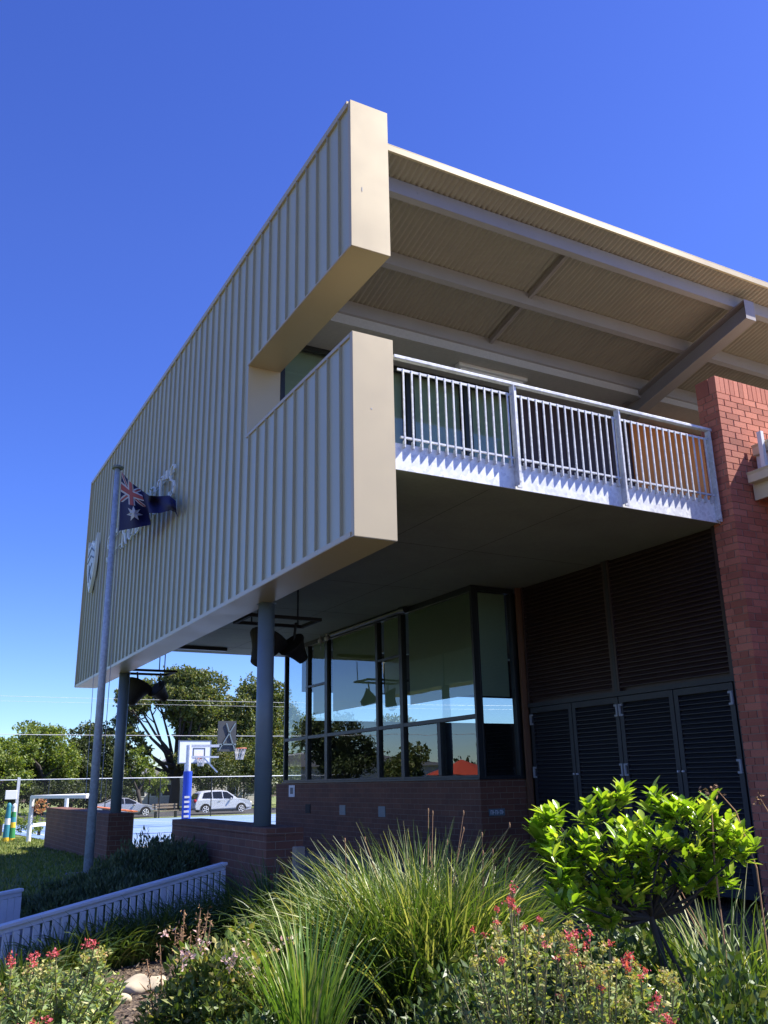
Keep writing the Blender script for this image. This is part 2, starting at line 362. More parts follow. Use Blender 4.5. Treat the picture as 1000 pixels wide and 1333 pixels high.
# scratches / small marks on the end capping
m=MB(); m.box(3.77,3.785,Y0-0.008,Y0-0.0062,3.53,3.545); m.build('mark',M_fwhite,scr); m=MB(); m.box(3.70,3.71,Y0-0.008,Y0-0.0062,6.05,6.10); m.build('mark',M_fwhite,scr)
# slab and soffit
m=MB(); m.box(XI+0.001,16,7.17,20.27,ZS,ZF-0.002); m.build('floor_slab',M_soffit,bld)
m=MB(); m.box(XI+0.008,8.664,7.155,7.169,ZS-0.012,ZF); m.box(XI+0.008,8.664,7.1695,7.24,ZF-0.0,ZF+0.006); 
m.build('slab_edge_plate',M_plate,bld,bevel=0.003)
m=MB()
for y in (9.6,12.0,14.4,16.8,19.2): m.box(XI+.03,8.68 if y<11.4 else 7.79,y,y+.006,ZS-.0015,ZS-.0003)
for x in (5.3,6.6): m.box(x,x+.006,7.3,20.2,ZS-.0012,ZS-.0002)
m.build('soffit_joint',M_blackp,bld)
# soffit beam strip between screen and soffit
m=MB(); m.box(XI+0.001,XI+0.02,7.2,20.3,ZB+0.02,ZS); m.build('screen_back_lining',M_soffit,bld)
# strip fluorescent under the soffit
lt=MB(); lt.box(5.25,6.45,19.28,19.40,2.90,2.974); lt.build('soffit_light_fitting',M_black,bld)
# railing
rail=MB(); YP=7.155; RY=YP-0.028; ZR=4.205
rail.box(XI+0.02,8.665,RY-0.03,RY+0.03,ZR-0.04,ZR)
rail=rail.build('balcony_railing',M_galv,bld,bevel=0.006)
SX=[4.07,5.575,7.10,8.625]
for i,x in enumerate(SX):
    if i==0: continue
    q=MB(); q.box(x-0.03,x+0.03,RY-0.012,RY+0.002,ZS+0.0,ZR-0.046); q.box(x-0.036,x-0.0302,RY-0.055,RY+0.027,ZS+0.02,ZR-0.047)
    q.tube([(x+0.01,RY-0.008,ZS+0.08),(x+0.01,RY-0.022,ZS+0.08)],0.014,6); q.tube([(x+0.01,RY-0.008,ZS+0.2),(x+0.01,RY-0.022,ZS+0.2)],0.014,6)
    q.build('standard',M_galv,rail)
q=MB(); 
for a,b in zip(SX[:-1],SX[1:]): q.box(a+0.03,b-0.036,RY-0.006,RY+0.006,ZR-0.165,ZR-0.140)
q.build('upper_rail',M_galv,rail)
q=MB()
for a,b in zip(SX[:-1],SX[1:]): q.box(a+0.05,b-0.05,RY-0.012,RY+0.012,ZF+0.045,ZF+0.065)
q.build('bottom_rail',M_galv,rail)
for a,b in zip(SX[:-1],SX[1:]):
    n=14; 
    for k in range(n):
        x=a+0.095+(b-a-0.19)*k/(n-1)
        q=MB(); q.box(x-0.008,x+0.008,RY-0.0155,RY+0.0005,ZF-0.02,ZR-0.141); q.box(x-0.006,x+0.006,RY-0.015,YP-0.001,ZF-0.05,ZF+0.03); q.build('baluster',M_galv,rail)
# upstairs wall
YW=10.25; ZC=5.86
m=MB(); m.box(XI+0.001,16,9.46,YW+0.05,ZC,ZC+0.035); m.build('ceiling_soffit',M_ceil,bld)
m=MB(); m.box(XI+0.001,9.87,9.40,9.458,ZC-0.02,ZC+0.15); m.box(10.09,16,9.40,9.458,ZC-0.02,ZC+0.15); m.build('ceiling_fascia',M_ceil,bld)
fx=MB(); fx.box(6.64,7.84,9.68,9.80,ZC-0.06,ZC-0.001); fx.box(6.62,6.64,9.675,9.805,ZC-0.065,ZC-0.002); fx.box(7.84,7.86,9.675,9.805,ZC-0.065,ZC-0.002)
fl=fx.build('strip_light',M_white,bld,bevel=0.006); q=MB(); q.tube([(6.67,9.74,ZC-0.075),(7.81,9.74,ZC-0.075)],0.016,8); q.build('fluorescent_tube',paint('unlit_tube_glass',(0.8,0.8,0.8),0.3),fl)
def window(x0,x1,z0,z1,Yp,mat,frame=0.06,parent=bld,dep=0.08,blind=None):
    f=MB()
    f.box(x0,x0+frame,Yp-dep/2,Yp+dep/2,z0,z1); f.box(x1-frame,x1,Yp-dep/2,Yp+dep/2,z0,z1)
    f.box(x0+frame,x1-frame,Yp-dep/2,Yp+dep/2,z1-frame,z1); f.box(x0+frame,x1-frame,Yp-dep/2,Yp+dep/2,z0,z0+frame)
    w=f.build('window_frame',M_black,parent,bevel=0.003)
    p=MB(); p.add([(x0+frame,Yp,z0+frame),(x1-frame,Yp,z0+frame),(x1-frame,Yp,z1-frame),(x0+frame,Yp,z1-frame)],[(0,1,2,3)]); p.build('pane',mat,w)
    if blind is not None:
        b=MB(); b.box(x0+frame+.005,x1-frame-.005,Yp+0.10,Yp+0.103,blind,z1-0.02); b.build('blind',M_blind,w)
    return w
for a,b in ((XI+0.01,5.19),(5.19,6.09),(6.09,7.11),(7.11,8.07)):
    w=window(a,b,ZF,ZC,YW,M_glassu,0.07,blind=4.2)
m=MB()
m.box(8.072,10.45,YW,YW+0.06,ZF,ZC)
for i in range(5): x=8.09+0.47*i; m.box(x,x+0.05,YW-0.02,YW,ZF,ZC-0.001)
m.build('folding_door',M_maroon,bld)
m=MB(); m.box(10.452,12.6,YW-0.04,YW+0.1,ZF,5.84); m.build('orange_wall',M_orange,bld)
m=MB(); m.box(10.7,12,YW-0.055,YW-0.041,4.3,4.36); m.box(10.7,12,YW-0.055,YW-0.041,3.65,3.71); m.build('wall_ledge',M_maroon,bld)
# upstairs room shell
m=MB(); m.box(XI+0.03,16,14.5,14.6,ZF,4.89); m.box(XI+0.03,16,YW+0.15,14.5,4.9,4.95); m.build('upper_room_lining',M_roomw,bld)
m=MB(); m.box(12.61,15.89,YW-0.02,YW+0.1,ZF,5.84); m.box(15.9,16,7.3,20.2,-1.4,4.2); m.box(XI+.02,15.88,20.0,20.2,ZF+.001,4.2); m.build('rear_brick_wall',M_brick,bld)
# roof
Zr=6.74; SL=0.2423
def rz(x,y): return Zr-SL*(y-Y0)-0.006*(x-4)
m=MB(); m.smooth=True; per=0.076; nx=int((16.0-XI)/per*6); ys=[Y0+0.03,8.3,9.5,12,16,21.3]
for lay,dz in ((0,0.0),(1,0.028)):
    vs=[]; 
    for j,y in enumerate(ys):
        for i in range(nx+1):
            x=XI+0.01+i*per/6; vs.append((x,y,rz(x,y)+0.015*math.sin(2*PI*i/6)+dz))
    w=nx+1; m.add(vs,[((j*w+i,j*w+i+1,(j+1)*w+i+1,(j+1)*w+i)) for j in range(len(ys)-1) for i in range(nx)])
roof=m.build('roof_sheet',M_roof,bld)
def slant(mb,x0,x1,y0,y1,top,h):
    a=[(x0,y0,rz(x0,y0)-top),(x1,y0,rz(x1,y0)-top),(x1,y1,rz(x1,y1)-top),(x0,y1,rz(x0,y1)-top)]
    b=[(p[0],p[1],p[2]-h) for p in a]
    mb.add(b+a,[(0,3,2,1),(4,5,6,7),(0,1,5,4),(1,2,6,5),(2,3,7,6),(3,0,4,7)])
m=MB(); slant(m,XI+0.012,16,Y0+0.004,Y0+0.029,-0.05,0.075); slant(m,XI+0.012,16,Y0+0.004,Y0+0.13,-0.062,0.008); m.build('roof_edge_capping',M_cap,roof)
for yy in (7.42,8.40,9.36,11.5):
    m=MB(); slant(m,XI+0.012,16,yy,yy+0.015,0.012,0.19); slant(m,XI+0.012,16,yy+0.015,yy+0.08,0.187,0.015); slant(m,XI+0.012,16,yy+0.015,yy+0.08,0.012,0.012)
    for k in range(9): x=4.6+1.3*k; m.box(x,x+0.012,yy-0.004,yy-0.0,rz(x,yy)-0.12,rz(x,yy)-0.10)
    m.build('purlin',M_beam,roof)
m=MB(); slant(m,9.88,10.08,7.25,9.80,0.206,0.02); slant(m,9.985,9.997,7.25,9.80,0.226,0.26); slant(m,9.88,10.08,7.25,9.80,0.486,0.02); m.add([(9.88,7.246,rz(9.9,7.25)-.205),(10.08,7.246,rz(9.9,7.25)-.205),(10.08,7.246,rz(9.9,7.25)-.507),(9.88,7.246,rz(9.9,7.25)-.507)],[(0,1,2,3)]); m.build('rafter',M_raf,roof)
m=MB(); slant(m,13.93,14.05,7.25,9.80,0.206,0.02); slant(m,13.985,13.997,7.25,9.80,0.226,0.26); slant(m,13.93,14.05,7.25,9.80,0.486,0.02); m.build('rafter',M_raf,roof)
for a,b in ((7.50,8.40),(8.48,9.36)):
    m=MB(); slant(m,6.94,6.99,a,b,0.03,0.07); m.build('bridging_strut',M_raf,roof)
# side infill above ceiling
# brick pier / wall
m=MB(); m.box(8.679,16,6.959,7.261,-1.7,4.87); pier=m.build('brick_pier',M_mortar,bld)
def real_bricks(mb,x0,x1,y0,y1,z0,z1,rows=None):
    # running bond of separate bricks: -Y face along X, -X face along Y, soldier course on top
    RH=.086; zt=z1-.23; n=int((zt-z0)/RH); J=.010
    jt=lambda: random.uniform(-.0015,.0015)
    for i in range(n):
        za=zt-(i+1)*RH+J; zb=zt-i*RH; off=0.12 if i%2 else 0.0
        # corner brick belongs to the front face on even rows
        xs=x0 if i%2==0 else x0+.115
        first=True; x=xs
        while x<x1:
            L=.23 if not (first and i%2) else .23
            mb.box(x+(J if x>x0+.01 else 0),min(x+L,x1),y0+jt(),y0+.06,za,zb); x+=.24; first=False
        if i%2==0: mb.box(x0+jt(),x0+.06,y0+.075,y0+.185,za,zb); mb.box(x0+jt(),x0+.06,y0+.195,y1,za,zb)
        else: mb.box(x0+jt(),x0+.105,y0,y0+.23,za,zb); mb.box(x0+jt(),x0+.06,y0+.24,y1,za,zb)
    x=x0
    while x<x1: mb.box(x,x+.076,y0+jt(),y0+.11,zt+J,z1); mb.box(x,x+.076,y0+.12,y1,zt+J,z1); x+=.086
m=MB(); real_bricks(m,8.67,11.6,6.95,7.27,-1.55,4.88); m.build('brickwork',M_fbrick,pier)
# louvre wall (faces -X)
XL=8.70; M_hinge=paint('dull_hinge_steel',(0.30,0.32,0.34),0.5)
m=MB()
def louvres(mb,y0,y1,z0,z1,x,pitch=0.062):
    z=z0
    while z<z1-0.02:
        mb.add([(x-0.0,y0,z),(x-0.0,y1,z),(x+0.045,y1,z+0.055),(x+0.045,y0,z+0.055),(x,y0,z+0.009),(x,y1,z+0.009),(x+0.045,y1,z+0.064),(x+0.045,y0,z+0.064)],[(0,1,2,3),(7,6,5,4),(0,4,5,1),(2,6,7,3)]); z+=pitch
for a,b in ((7.30,9.26),(9.32,11.27)):
    m=MB(); louvres(m,a+0.04,b-0.04,1.17,2.93,XL); m.box(XL-0.01,XL+0.05,a,a+0.04,1.12,2.97); m.box(XL-0.01,XL+0.05,b-0.04,b,1.12,2.97); m.box(XL+0.06,XL+0.08,a,b,1.12,2.97)
    m.build('louvre_panel',M_louv,bld)
m=MB(); m.box(XL-0.015,XL+0.06,7.275,11.28,1.06,1.119); m.box(XL-0.012,XL+0.06,9.262,9.318,1.12,2.97); m.box(XL-0.013,XL+0.06,7.272,7.299,-1.5,2.97); m.build('louvre_frame',M_door,bld)
DY=[7.32,8.27,9.27,10.25,11.24]
for i,(a,b) in enumerate(zip(DY[:-1],DY[1:])):
    m=MB(); f=0.07; a+=0.008; b-=0.008
    m.box(XL-0.01,XL+0.04,a,a+f,-1.35,1.05); m.box(XL-0.01,XL+0.04,b-f,b,-1.35,1.05); m.box(XL-0.01,XL+0.04,a+f,b-f,0.97,1.05); m.box(XL-0.01,XL+0.04,a+f,b-f,-1.35,-1.20); m.box(XL+0.06,XL+0.08,a,b,-1.35,1.05)
    louvres(m,a+f,b-f,-1.19,0.96,XL-0.005,0.058)
    d=m.build('louvre_door',M_door,bld)
    hy=(a+0.02) if i in (0,2) else (b-0.02)
    for z in (0.86,0.08):
        q=MB(); s=1 if i in (0,2) else -1
        q.box(XL-0.035,XL-0.011,hy-0.012,hy+0.012,z-0.07,z+0.09); q.box(XL-0.03,XL-0.011,min(hy,hy+s*0.05),max(hy,hy+s*0.05),z-0.07,z-0.045); q.box(XL-0.03,XL-0.011,min(hy,hy+s*0.05),max(hy,hy+s*0.05),z+0.065,z+0.09)
        q.build('hinge',M_hinge,d)
    q=MB(); ky=(b-0.03) if i in (0,2) else (a+0.03); q.tube([(XL-0.011,ky,0.05),(XL-0.04,ky,0.05)],0.012,8); q.build('door_knob',M_galv,d)
# brown corner strip
m=MB(); m.box(8.62,8.715,11.30,11.345,-1.5,2.972); m.build('corner_strip',paint('brown_timber',(0.16,0.08,0.045),0.6),bld)
# ground floor brick base + glazing
XG=7.80; YG=11.40; YGE=19.15
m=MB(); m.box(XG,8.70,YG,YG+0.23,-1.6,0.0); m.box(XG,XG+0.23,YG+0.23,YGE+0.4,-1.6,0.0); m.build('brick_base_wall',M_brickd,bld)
m=MB(); m.box(XG-0.03,8.69,YG-0.03,YG+0.1,0.001,0.03); m.box(XG-0.03,XG+0.1,YG+0.1,YGE,0.001,0.03); m.build('window_sill',M_black,bld)
for (y,z,c) in ((18.62,-0.16,M_white),):
    q=MB(); q.box(XG-0.012,XG-0.001,y-0.16,y+0.16,z-0.12,z+0.12); s=q.build('wall_notice',c,bld); q=MB(); q.box(XG-0.014,XG-0.0125,y-0.08,y+0.08,z-0.06,z+0.07); q.build('notice_symbol',M_crestl,s)
for y in (17.75,16.1,14.5):
    q=MB(); q.box(XG-0.008,XG-0.001,y-0.13,y+0.13,-0.60,-0.42)
    for k in range(5): q.box(XG-0.014,XG-0.008,y-0.12,y+0.12,-0.59+0.035*k,-0.575+0.035*k)
    q.build('wall_vent',M_blackp if y>17 else M_colm,bld)
# little worn plate with letters on the short wall
q=MB(); q.box(7.93,8.22,YG-0.008,YG-0.001,-0.52,-0.42); pl=q.build('name_plate',paint('worn_plate',(0.10,0.15,0.17),0.6),bld)
q=MB()
for k in range(6):
    x=7.96+0.042*k; q.box(x,x+0.007,YG-0.011,YG-0.0085,-0.50,-0.44)
    if k%2: q.box(x+0.007,x+0.028,YG-0.011,YG-0.0085,-0.475,-0.468)
    else: q.box(x+0.007,x+0.026,YG-0.011,YG-0.0085,-0.448,-0.440); q.box(x+0.026,x+0.032,YG-0.011,YG-0.0085,-0.50,-0.44)
q.build('plate_lettering',M_white,pl)
# glazing frames on the long side
ML=[(YG,0.05),(13.72,0.055),(14.63,0.045),(16.88,0.065),(17.86,0.055),(19.12,0.03)]
XP=XG+0.05
frm=MB()
for y,w in ML: frm.box(XG,XG+0.1,y-w if y>YG else y,y+w,0.03,ZS-0.003)
for (a,wa),(b,wb) in zip(ML[:-1],ML[1:]):
    frm.box(XG+0.002,XG+0.098,a+wa,b-wb,0.90,0.965); frm.box(XG+0.002,XG+0.098,a+wa,b-wb,ZS-0.10,ZS-0.004); frm.box(XG+0.002,XG+0.098,a+wa,b-wb,0.031,0.07)
frm.box(XG+0.001,XG+0.099,12.47,12.57,0.071,0.899)
frm.box(XG+0.003,XG+0.097,13.775,14.585,2.13,2.175); frm.box(XG+0.003,XG+0.097,16.945,17.805,1.98,2.02)
frm.box(XG+0.1,8.62,YG+0.001,YG+0.099,ZS-0.09,ZS-0.004); frm.box(XG+0.101,XG+0.13,YG,YG+0.1,0.03,ZS-0.09); frm.box(8.56,8.619,YG,YG+0.1,0.03,ZS-0.09); frm.box(XG+0.13,8.56,YG+0.002,YG+0.098,0.031,0.06)
gf=frm.build('glazing_frame',M_black,bld,bevel=0.003)
for (a,wa),(b,wb) in zip(ML[:-1],ML[1:]):
    for z0,z1 in ((0.07,0.90),(0.965,ZS-0.10)):
        cuts=[a+wa,b-wb]
        if z0<0.5 and a==YG: cuts=[a+wa,12.47,12.57,b-wb]
        for c0,c1 in zip(cuts[0::2],cuts[1::2]):
            q=MB(); q.add([(XP,c0,z0),(XP,c1,z0),(XP,c1,z1),(XP,c0,z1)],[(0,3,2,1)]); q.build('pane',M_glass,gf)
q=MB(); q.add([(XG+0.13,YG+0.05,0.06),(8.56,YG+0.05,0.06),(8.56,YG+0.05,ZS-0.09),(XG+0.13,YG+0.05,ZS-0.09)],[(0,1,2,3)]); q.build('pane',M_glass,gf)
q=MB(); q.add([(XG+0.1,19.14,0.03),(15.8,19.14,0.03),(15.8,19.14,2.97),(XG+0.1,19.14,2.97)],[(0,1,2,3)]); q.build('pane',M_glass,gf)
# blinds inside
def blind(name,vs): q=MB(); q.add(vs,[(0,1,2,3)]); q.build(name,M_blind,gf)
blind('roller_blind',[(8.0,YG+0.16,1.25),(8.56,YG+0.16,1.25),(8.56,YG+0.16,2.9),(8.0,YG+0.16,2.9)])
for a,b,z in ((11.52,13.62,1.28),(13.80,14.55,1.30),(14.75,16.8,1.40),(16.95,17.8,1.40)):
    blind('roller_blind',[(7.93,a,z),(7.93,b,z),(7.93,b,2.9),(7.93,a,2.9)])
# room
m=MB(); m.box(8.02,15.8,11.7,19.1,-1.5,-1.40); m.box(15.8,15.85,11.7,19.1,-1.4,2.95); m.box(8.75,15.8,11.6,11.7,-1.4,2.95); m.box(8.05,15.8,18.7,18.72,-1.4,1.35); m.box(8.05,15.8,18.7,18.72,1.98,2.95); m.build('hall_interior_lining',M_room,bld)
# conduit + cameras along window head
m=MB(); m.tube([(XG-0.06,13.6,2.93),(XG-0.06,16.5,2.93)],0.045,10); m.tube([(XG-0.07,13.55,2.93),(XG-0.07,13.35,2.91)],0.06,10); m.build('roller_shutter_tube',M_black,bld)
m=MB(); 
for y in (16.62,16.95): m.sphere((XG-0.10,y,2.87),(0.055,0.055,0.055)); m.tube([(XG-0.1,y,2.9),(XG-0.1,y,2.97)],0.02,6)
m.tube([(XG-0.1,16.85,2.85),(XG-0.16,16.8,2.74),(XG-0.10,16.9,2.66)],0.008,5); m.build('security_camera',M_galv,bld)
# columns & plinths
for cy in (10.45,18.38):
    m=MB(); m.smooth=False; m.tube([(4.0,cy,-0.478),(4.0,cy,ZB-0.013)],0.105,28); c=m.build('column',M_colm,bld); 
    for p in c.data.polygons: p.use_smooth=len(p.vertices)==4
    m=MB(); m.box(3.90,4.10,cy-0.1,cy+0.1,ZB-0.02,ZB-0.0125); m.box(4.05,4.09,cy-0.04,cy+0.04,ZB,ZS-0.001); m.build('column_head',M_colm,c)
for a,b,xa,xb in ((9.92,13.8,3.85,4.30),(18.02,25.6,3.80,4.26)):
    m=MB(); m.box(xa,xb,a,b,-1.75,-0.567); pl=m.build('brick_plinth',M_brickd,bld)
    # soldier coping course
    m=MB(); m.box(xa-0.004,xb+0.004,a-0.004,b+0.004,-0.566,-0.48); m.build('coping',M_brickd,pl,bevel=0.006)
# lettering and crest on the screen
def letters(txt,ystart,yend,z0,h,parent):
    G={'S':([(.86,.82),(.80,.93),(.5,1.0),(.2,.92),(.1,.76),(.22,.6),(.5,.52),(.8,.42),(.92,.24),(.8,.08),(.5,0),(.18,.06),(.1,.2)],),
       'T':([(.5,0),(.5,1)],[(.05,.86),(.05,1),(.95,1),(.95,.86)],[(.32,0),(.68,0)]),
       'R':([(.2,0),(.2,1)],[(.06,1),(.55,1),(.8,.9),(.86,.74),(.78,.58),(.5,.5),(.2,.5)],[(.5,.5),(.92,0),(1.0,0)],[(.05,0),(.36,0)]),
       'O':([(.5,1),(.2,.9),(.06,.65),(.06,.35),(.2,.1),(.5,0),(.8,.1),(.94,.35),(.94,.65),(.8,.9),(.5,1)],),
       'B':([(.2,0),(.2,1)],[(.06,1),(.55,1),(.8,.9),(.82,.66),(.55,.53),(.2,.53)],[(.55,.53),(.85,.42),(.9,.2),(.75,.04),(.5,0),(.06,0)]),
       'E':([(.2,0),(.2,1)],[(.06,1),(.88,1),(.88,.84)],[(.2,.52),(.7,.52)],[(.06,0),(.9,0),(.9,.17)]),
       "'":([(.4,1.02),(.5,.78)],)}
    wd={'S':.36,'T':.42,'R':.44,'O':.48,'B':.42,'E':.40,"'":.16,' ':.30}
    tot=sum(wd[c]+.10 for c in txt)-.10; sc=(ystart-yend)/tot; y=ystart; xf=X0-0.070
    for c in txt:
        w=wd[c]*sc
        if c!=' ':
            mb=MB()
            for st in G[c]:
                for (a,b),(a2,b2) in zip(st[:-1],st[1:]):
                    th=0.052 if abs(b2-b)>abs(a2-a)*0.8 else 0.024
                    p=Vector((xf,y-a*w,z0+b*h)); q=Vector((xf,y-a2*w,z0+b2*h)); d=(q-p).normalized()*0.012
                    mb.bar(p-d,q+d,th,0.03,up=(1,0,0))
            mb.build('letter',M_letter,parent)
        y-=w+.10*sc
sign=MB()
for z in (4.62,4.92): sign.box(X0-0.058,X0-0.044,13.5,18.6,z,z+0.02)
sg=sign.build('sign_lettering',M_clad,bld); letters("ST ROBERT'S",18.62,13.42,4.50,0.55,sg)
def shield(sc,cy=20.2,cz=4.9):
    pts=[(-.5,.60),(-.44,.46),(-.3,.40),(-.14,.42),(0,.52),(.14,.42),(.3,.40),(.44,.46),(.5,.60),(.5,.2),(.44,-.12),(.30,-.42),(.14,-.62),(0,-.76),(-.14,-.62),(-.30,-.42),(-.44,-.12),(-.5,.2)]
    return [(cy-a*sc,cz+b*sc) for a,b in pts]
m=MB(); m.prism(shield(0.95),X0-0.11,X0-0.042,'x'); cr=m.build('crest_shield',M_letter,bld)
m=MB(); m.prism(shield(0.78),X0-0.118,X0-0.1105,'x'); m.build('crest_field',M_crest,cr)
m=MB(); xf=X0-0.122
for (a,b),(c,d) in (((-.36,.18),(0,.34)),((0,.34),(.36,.18)),((-.36,.02),(0,.14)),((0,.14),(.36,.02)),((-.1,-.08),(-.1,-.5)),((-.1,-.28),(.18,-.08)),((-.05,-.24),(.18,-.46))):
    m.bar((xf,20.2-a*.95,4.9+b*.95),(xf,20.2-c*.95,4.9+d*.95),0.03,0.01,up=(1,0,0))
m.build('crest_emblem',M_crestl,cr)

# ------------------------------------------------------------------ hanging speaker clusters
def cluster(cx,cy,label,red=False):
    t=thing('speaker_cluster',label,'loudspeaker',(cx,cy,ZS),'speaker clusters hanging under the soffit')
    L=lambda a,b,c:(cx+a,cy+b,ZS+c)
    m=MB()
    for a,b in ((-.55,-.35),(.55,-.35),(.55,.35),(-.55,.35)): pass
    m.bar(L(-.6,-.35,-.52),L(.6,-.35,-.52),.05,.05); m.bar(L(-.6,.35,-.52),L(.6,.35,-.52),.05,.05); m.bar(L(-.57,-.35,-.52),L(-.57,.35,-.52),.05,.049); m.bar(L(.57,-.35,-.52),L(.57,.35,-.52),.05,.049)
    m.build('hanging_frame',M_blackp,t)
    for a,b in ((-.45,-.35),(.2,-.35),(-.3,.35),(.5,.35)):
        m=MB(); m.tube([L(a,b,-.5),L(a,b,0)],.012,6); m.build('rod',M_black,t)
    for (a,b,sx,tilt,az) in ((-.20,0,.74,62,200),(.34,.05,.55,40,20)):
        # deep horn: wide mouth, tapered back, tilted down
        ax=Vector((math.cos(R_(az))*math.cos(R_(tilt)),math.sin(R_(az))*math.cos(R_(tilt)),-math.sin(R_(tilt))))
        c=Vector(L(a,b,-.95)); m=MB(); m.smooth=False
        prof=[(-.45,.05),(-.40,.16),(-.18,.22),(-.05,.27),(.12,.36),(.20,.42),(.24,.42),(.23,.38),(.10,.30),(.0,.12),(-.05,.02)]
        m.tube([c-ax*(q*sx)*-1 if False else c-ax*(q*sx) for q,_ in prof],[r*sx for _,r in prof],20)
        h=m.build('speaker_horn',M_blackp,t); 
        q=MB(); q.tube([c-ax*.1*sx+Vector((0,0,.18*sx)),Vector(L(a,b,-.52))],.02,6); q.build('yoke',M_black,h)
    return t
cluster(5.12,12.9,'black horn loudspeakers hung on rods just behind the nearer round column')
cluster(4.85,20.1,'black horn loudspeakers hung on rods beside the farther round column, against the tree')

# ------------------------------------------------------------------ neighbouring eave (right edge)
nb=thing('neighbour_roof','cream guttered eave of the neighbouring building butting against the sunlit brick wall','building',(10,5,-1.5))
def gut(x,z,y0,y1):
    m=MB(); m.prism([(x,z),(x+0.02,z-0.03),(x+0.02,z-0.13),(x+0.14,z-0.13),(x+0.14,z),(x+0.128,z),(x+0.128,z-0.118),(x+0.032,z-0.118),(x+0.032,z-0.02),(x+0.012,z+0.006)],y0,y1,'y'); return m
gut(8.93,3.58,1.0,6.90).build('gutter',M_cream,nb,bevel=0.003); gut(9.12,3.98,1.0,6.92).build('gutter',M_cream,nb,bevel=0.003)
m=MB(); m.box(9.07,12.5,1.0,6.93,3.40,3.46); m.box(9.07,9.10,1.0,6.93,3.25,3.40); m.build('eave_soffit',M_cream,nb)
m=MB(); m.box(9.20,9.28,6.3,6.92,3.58,3.86); m.build('fascia_board',M_white,nb); 
m=MB(); m.box(9.06,9.11,6.70,6.76,3.60,4.10); m.build('bracket_post',M_white,nb)
m=MB(); m.add([(9.25,1.0,3.99),(9.25,6.94,3.99),(13,6.94,4.9),(13,1.0,4.9),(9.25,1.0,3.93),(9.25,6.94,3.93),(13,6.94,4.84),(13,1.0,4.84)],[(0,3,2,1),(4,5,6,7),(0,1,5,4),(1,2,6,5),(2,3,7,6),(3,0,4,7)]); m.build('roof',M_cream,nb)
m=MB(); m.box(9.75,13,1.1,6.9,-1.6,3.38); m.build('wall',M_brick,nb)

# ------------------------------------------------------------------ flagpole and flag
px,py=2.945,15.2
fp=thing('flagpole','tall grey tapered steel flagpole standing at the corner of the brick plinth','flagpole',(px,py,-1.31))
m=MB(); m.tube([(px,py,-1.31),(px,py,5.42)],[0.074,0.046],20); o=m.build('pole',M_pole,fp)
for p in o.data.polygons: p.use_smooth=len(p.vertices)==4
m=MB(); m.tube([(px,py,5.421),(px,py,5.45),(px,py,5.48)],[0.10,0.11,0.06],14); m.build('cap',paint('green_cap',(0.20,0.24,0.20),0.6),fp)
m=MB(); m.tube([(px+.075,py,5.35),(px+0.12,py-.02,2.3),(px+0.11,py-.02,-0.2)],0.006,5); m.tube([(px-.08,py,5.35),(px-0.14,py+.03,2.3),(px-0.12,py,-0.2)],0.005,5); m.build('halyard',M_fwhite,fp)
m=MB(); m.box(px-0.3,px+0.6,py-0.25,py+0.25,-1.40,-1.27); m.build('footing',M_conc,fp,bevel=0.01)
PA=np.array([px+.05,py-.05]); PB=np.array([3.40,13.0]); PNn=np.array([(PB-PA)[1],-(PB-PA)[0]]); PNn=PNn/np.hypot(*PNn)
keys=[(0,(158.5,614),(155,691),0),(.2,(169,627),(172,688),-.10),(.42,(183,637),(197,683),.10),(.56,(194,645),(194,668),-.12),(.72,(206,646),(209,668),.06),(.88,(221,645),(222,664),-.05),(1,(229,652),(230,668),.05)]
def flagray(p,dep,off=0.0):
    n=PNn if PNn[0]>0 else -PNn      # points toward the building
    q=ray(p); c=float(n@PA)+dep-off; return q*c/float(n[0]*q[0]+n[1]*q[1])
def flag_pt(u,v,off=0.0):
    for a,b in zip(keys[:-1],keys[1:]):
        if u<=b[0]+1e-9: break
    t=(u-a[0])/(b[0]-a[0]); t=max(0,min(1,t)); ts=t
    top=[a[1][i]*(1-ts)+b[1][i]*ts for i in (0,1)]; bot=[a[2][i]*(1-ts)+b[2][i]*ts for i in (0,1)]
    tt=t*t*(3-2*t); dep=a[3]*(1-tt)+b[3]*tt
    x=top[0]*(1-v)+bot[0]*v; y=top[1]*(1-v)+bot[1]*v
    dep+=0.05*math.sin(9*u+5*v)+0.03*math.sin(17*u-7*v)
    return flagray((x,y),dep*min(1,u*4)*.8,off)
def patch(mb,uvf,n,m_,off):
    vs=[flag_pt(*uvf(i/n,j/m_),off) for j in range(m_+1) for i in range(n+1)]
    w=n+1; mb.add(vs,[(j*w+i,j*w+i+1,(j+1)*w+i+1,(j+1)*w+i) for j in range(m_) for i in range(n)])
fo=thing('flag','dark blue flag with red and white cross corner and white star flying from the pole','flag',(px+.1,py,4.4))
m=MB(); m.smooth=True; patch(m,lambda a,b:(a,b),48,16,0); 
c=flag_pt(1,1); m.add([flag_pt(.96,.75),flag_pt(1,.9),flagray((232,674),.0),flagray((229,668),.0)],[(0,1,2,3)])
m.build('cloth',M_blue,fo)
U1,V1=.42,.5
def strip(u0,v0,u1,v1,w,mat,off,name):
    L=math.hypot((u1-u0)*1.6,v1-v0); nx,ny=-(v1-v0)/L,(u1-u0)*1.6/L
    m=MB(); m.smooth=True
    patch(m,lambda a,b:(min(U1,max(0,u0+(u1-u0)*a+nx*w*(b-.5)/1.6)),min(V1,max(0,v0+(v1-v0)*a+ny*w*(b-.5)))),16,2,off); m.build(name,mat,fo)
strip(0,0,U1,V1,.09,M_fwhite,.006,'white_saltire'); strip(0,V1,U1,0,.09,M_fwhite,.0065,'white_saltire')
strip(0,0,U1,V1,.035,M_red,.010,'red_saltire'); strip(0,V1,U1,0,.035,M_red,.0105,'red_saltire')
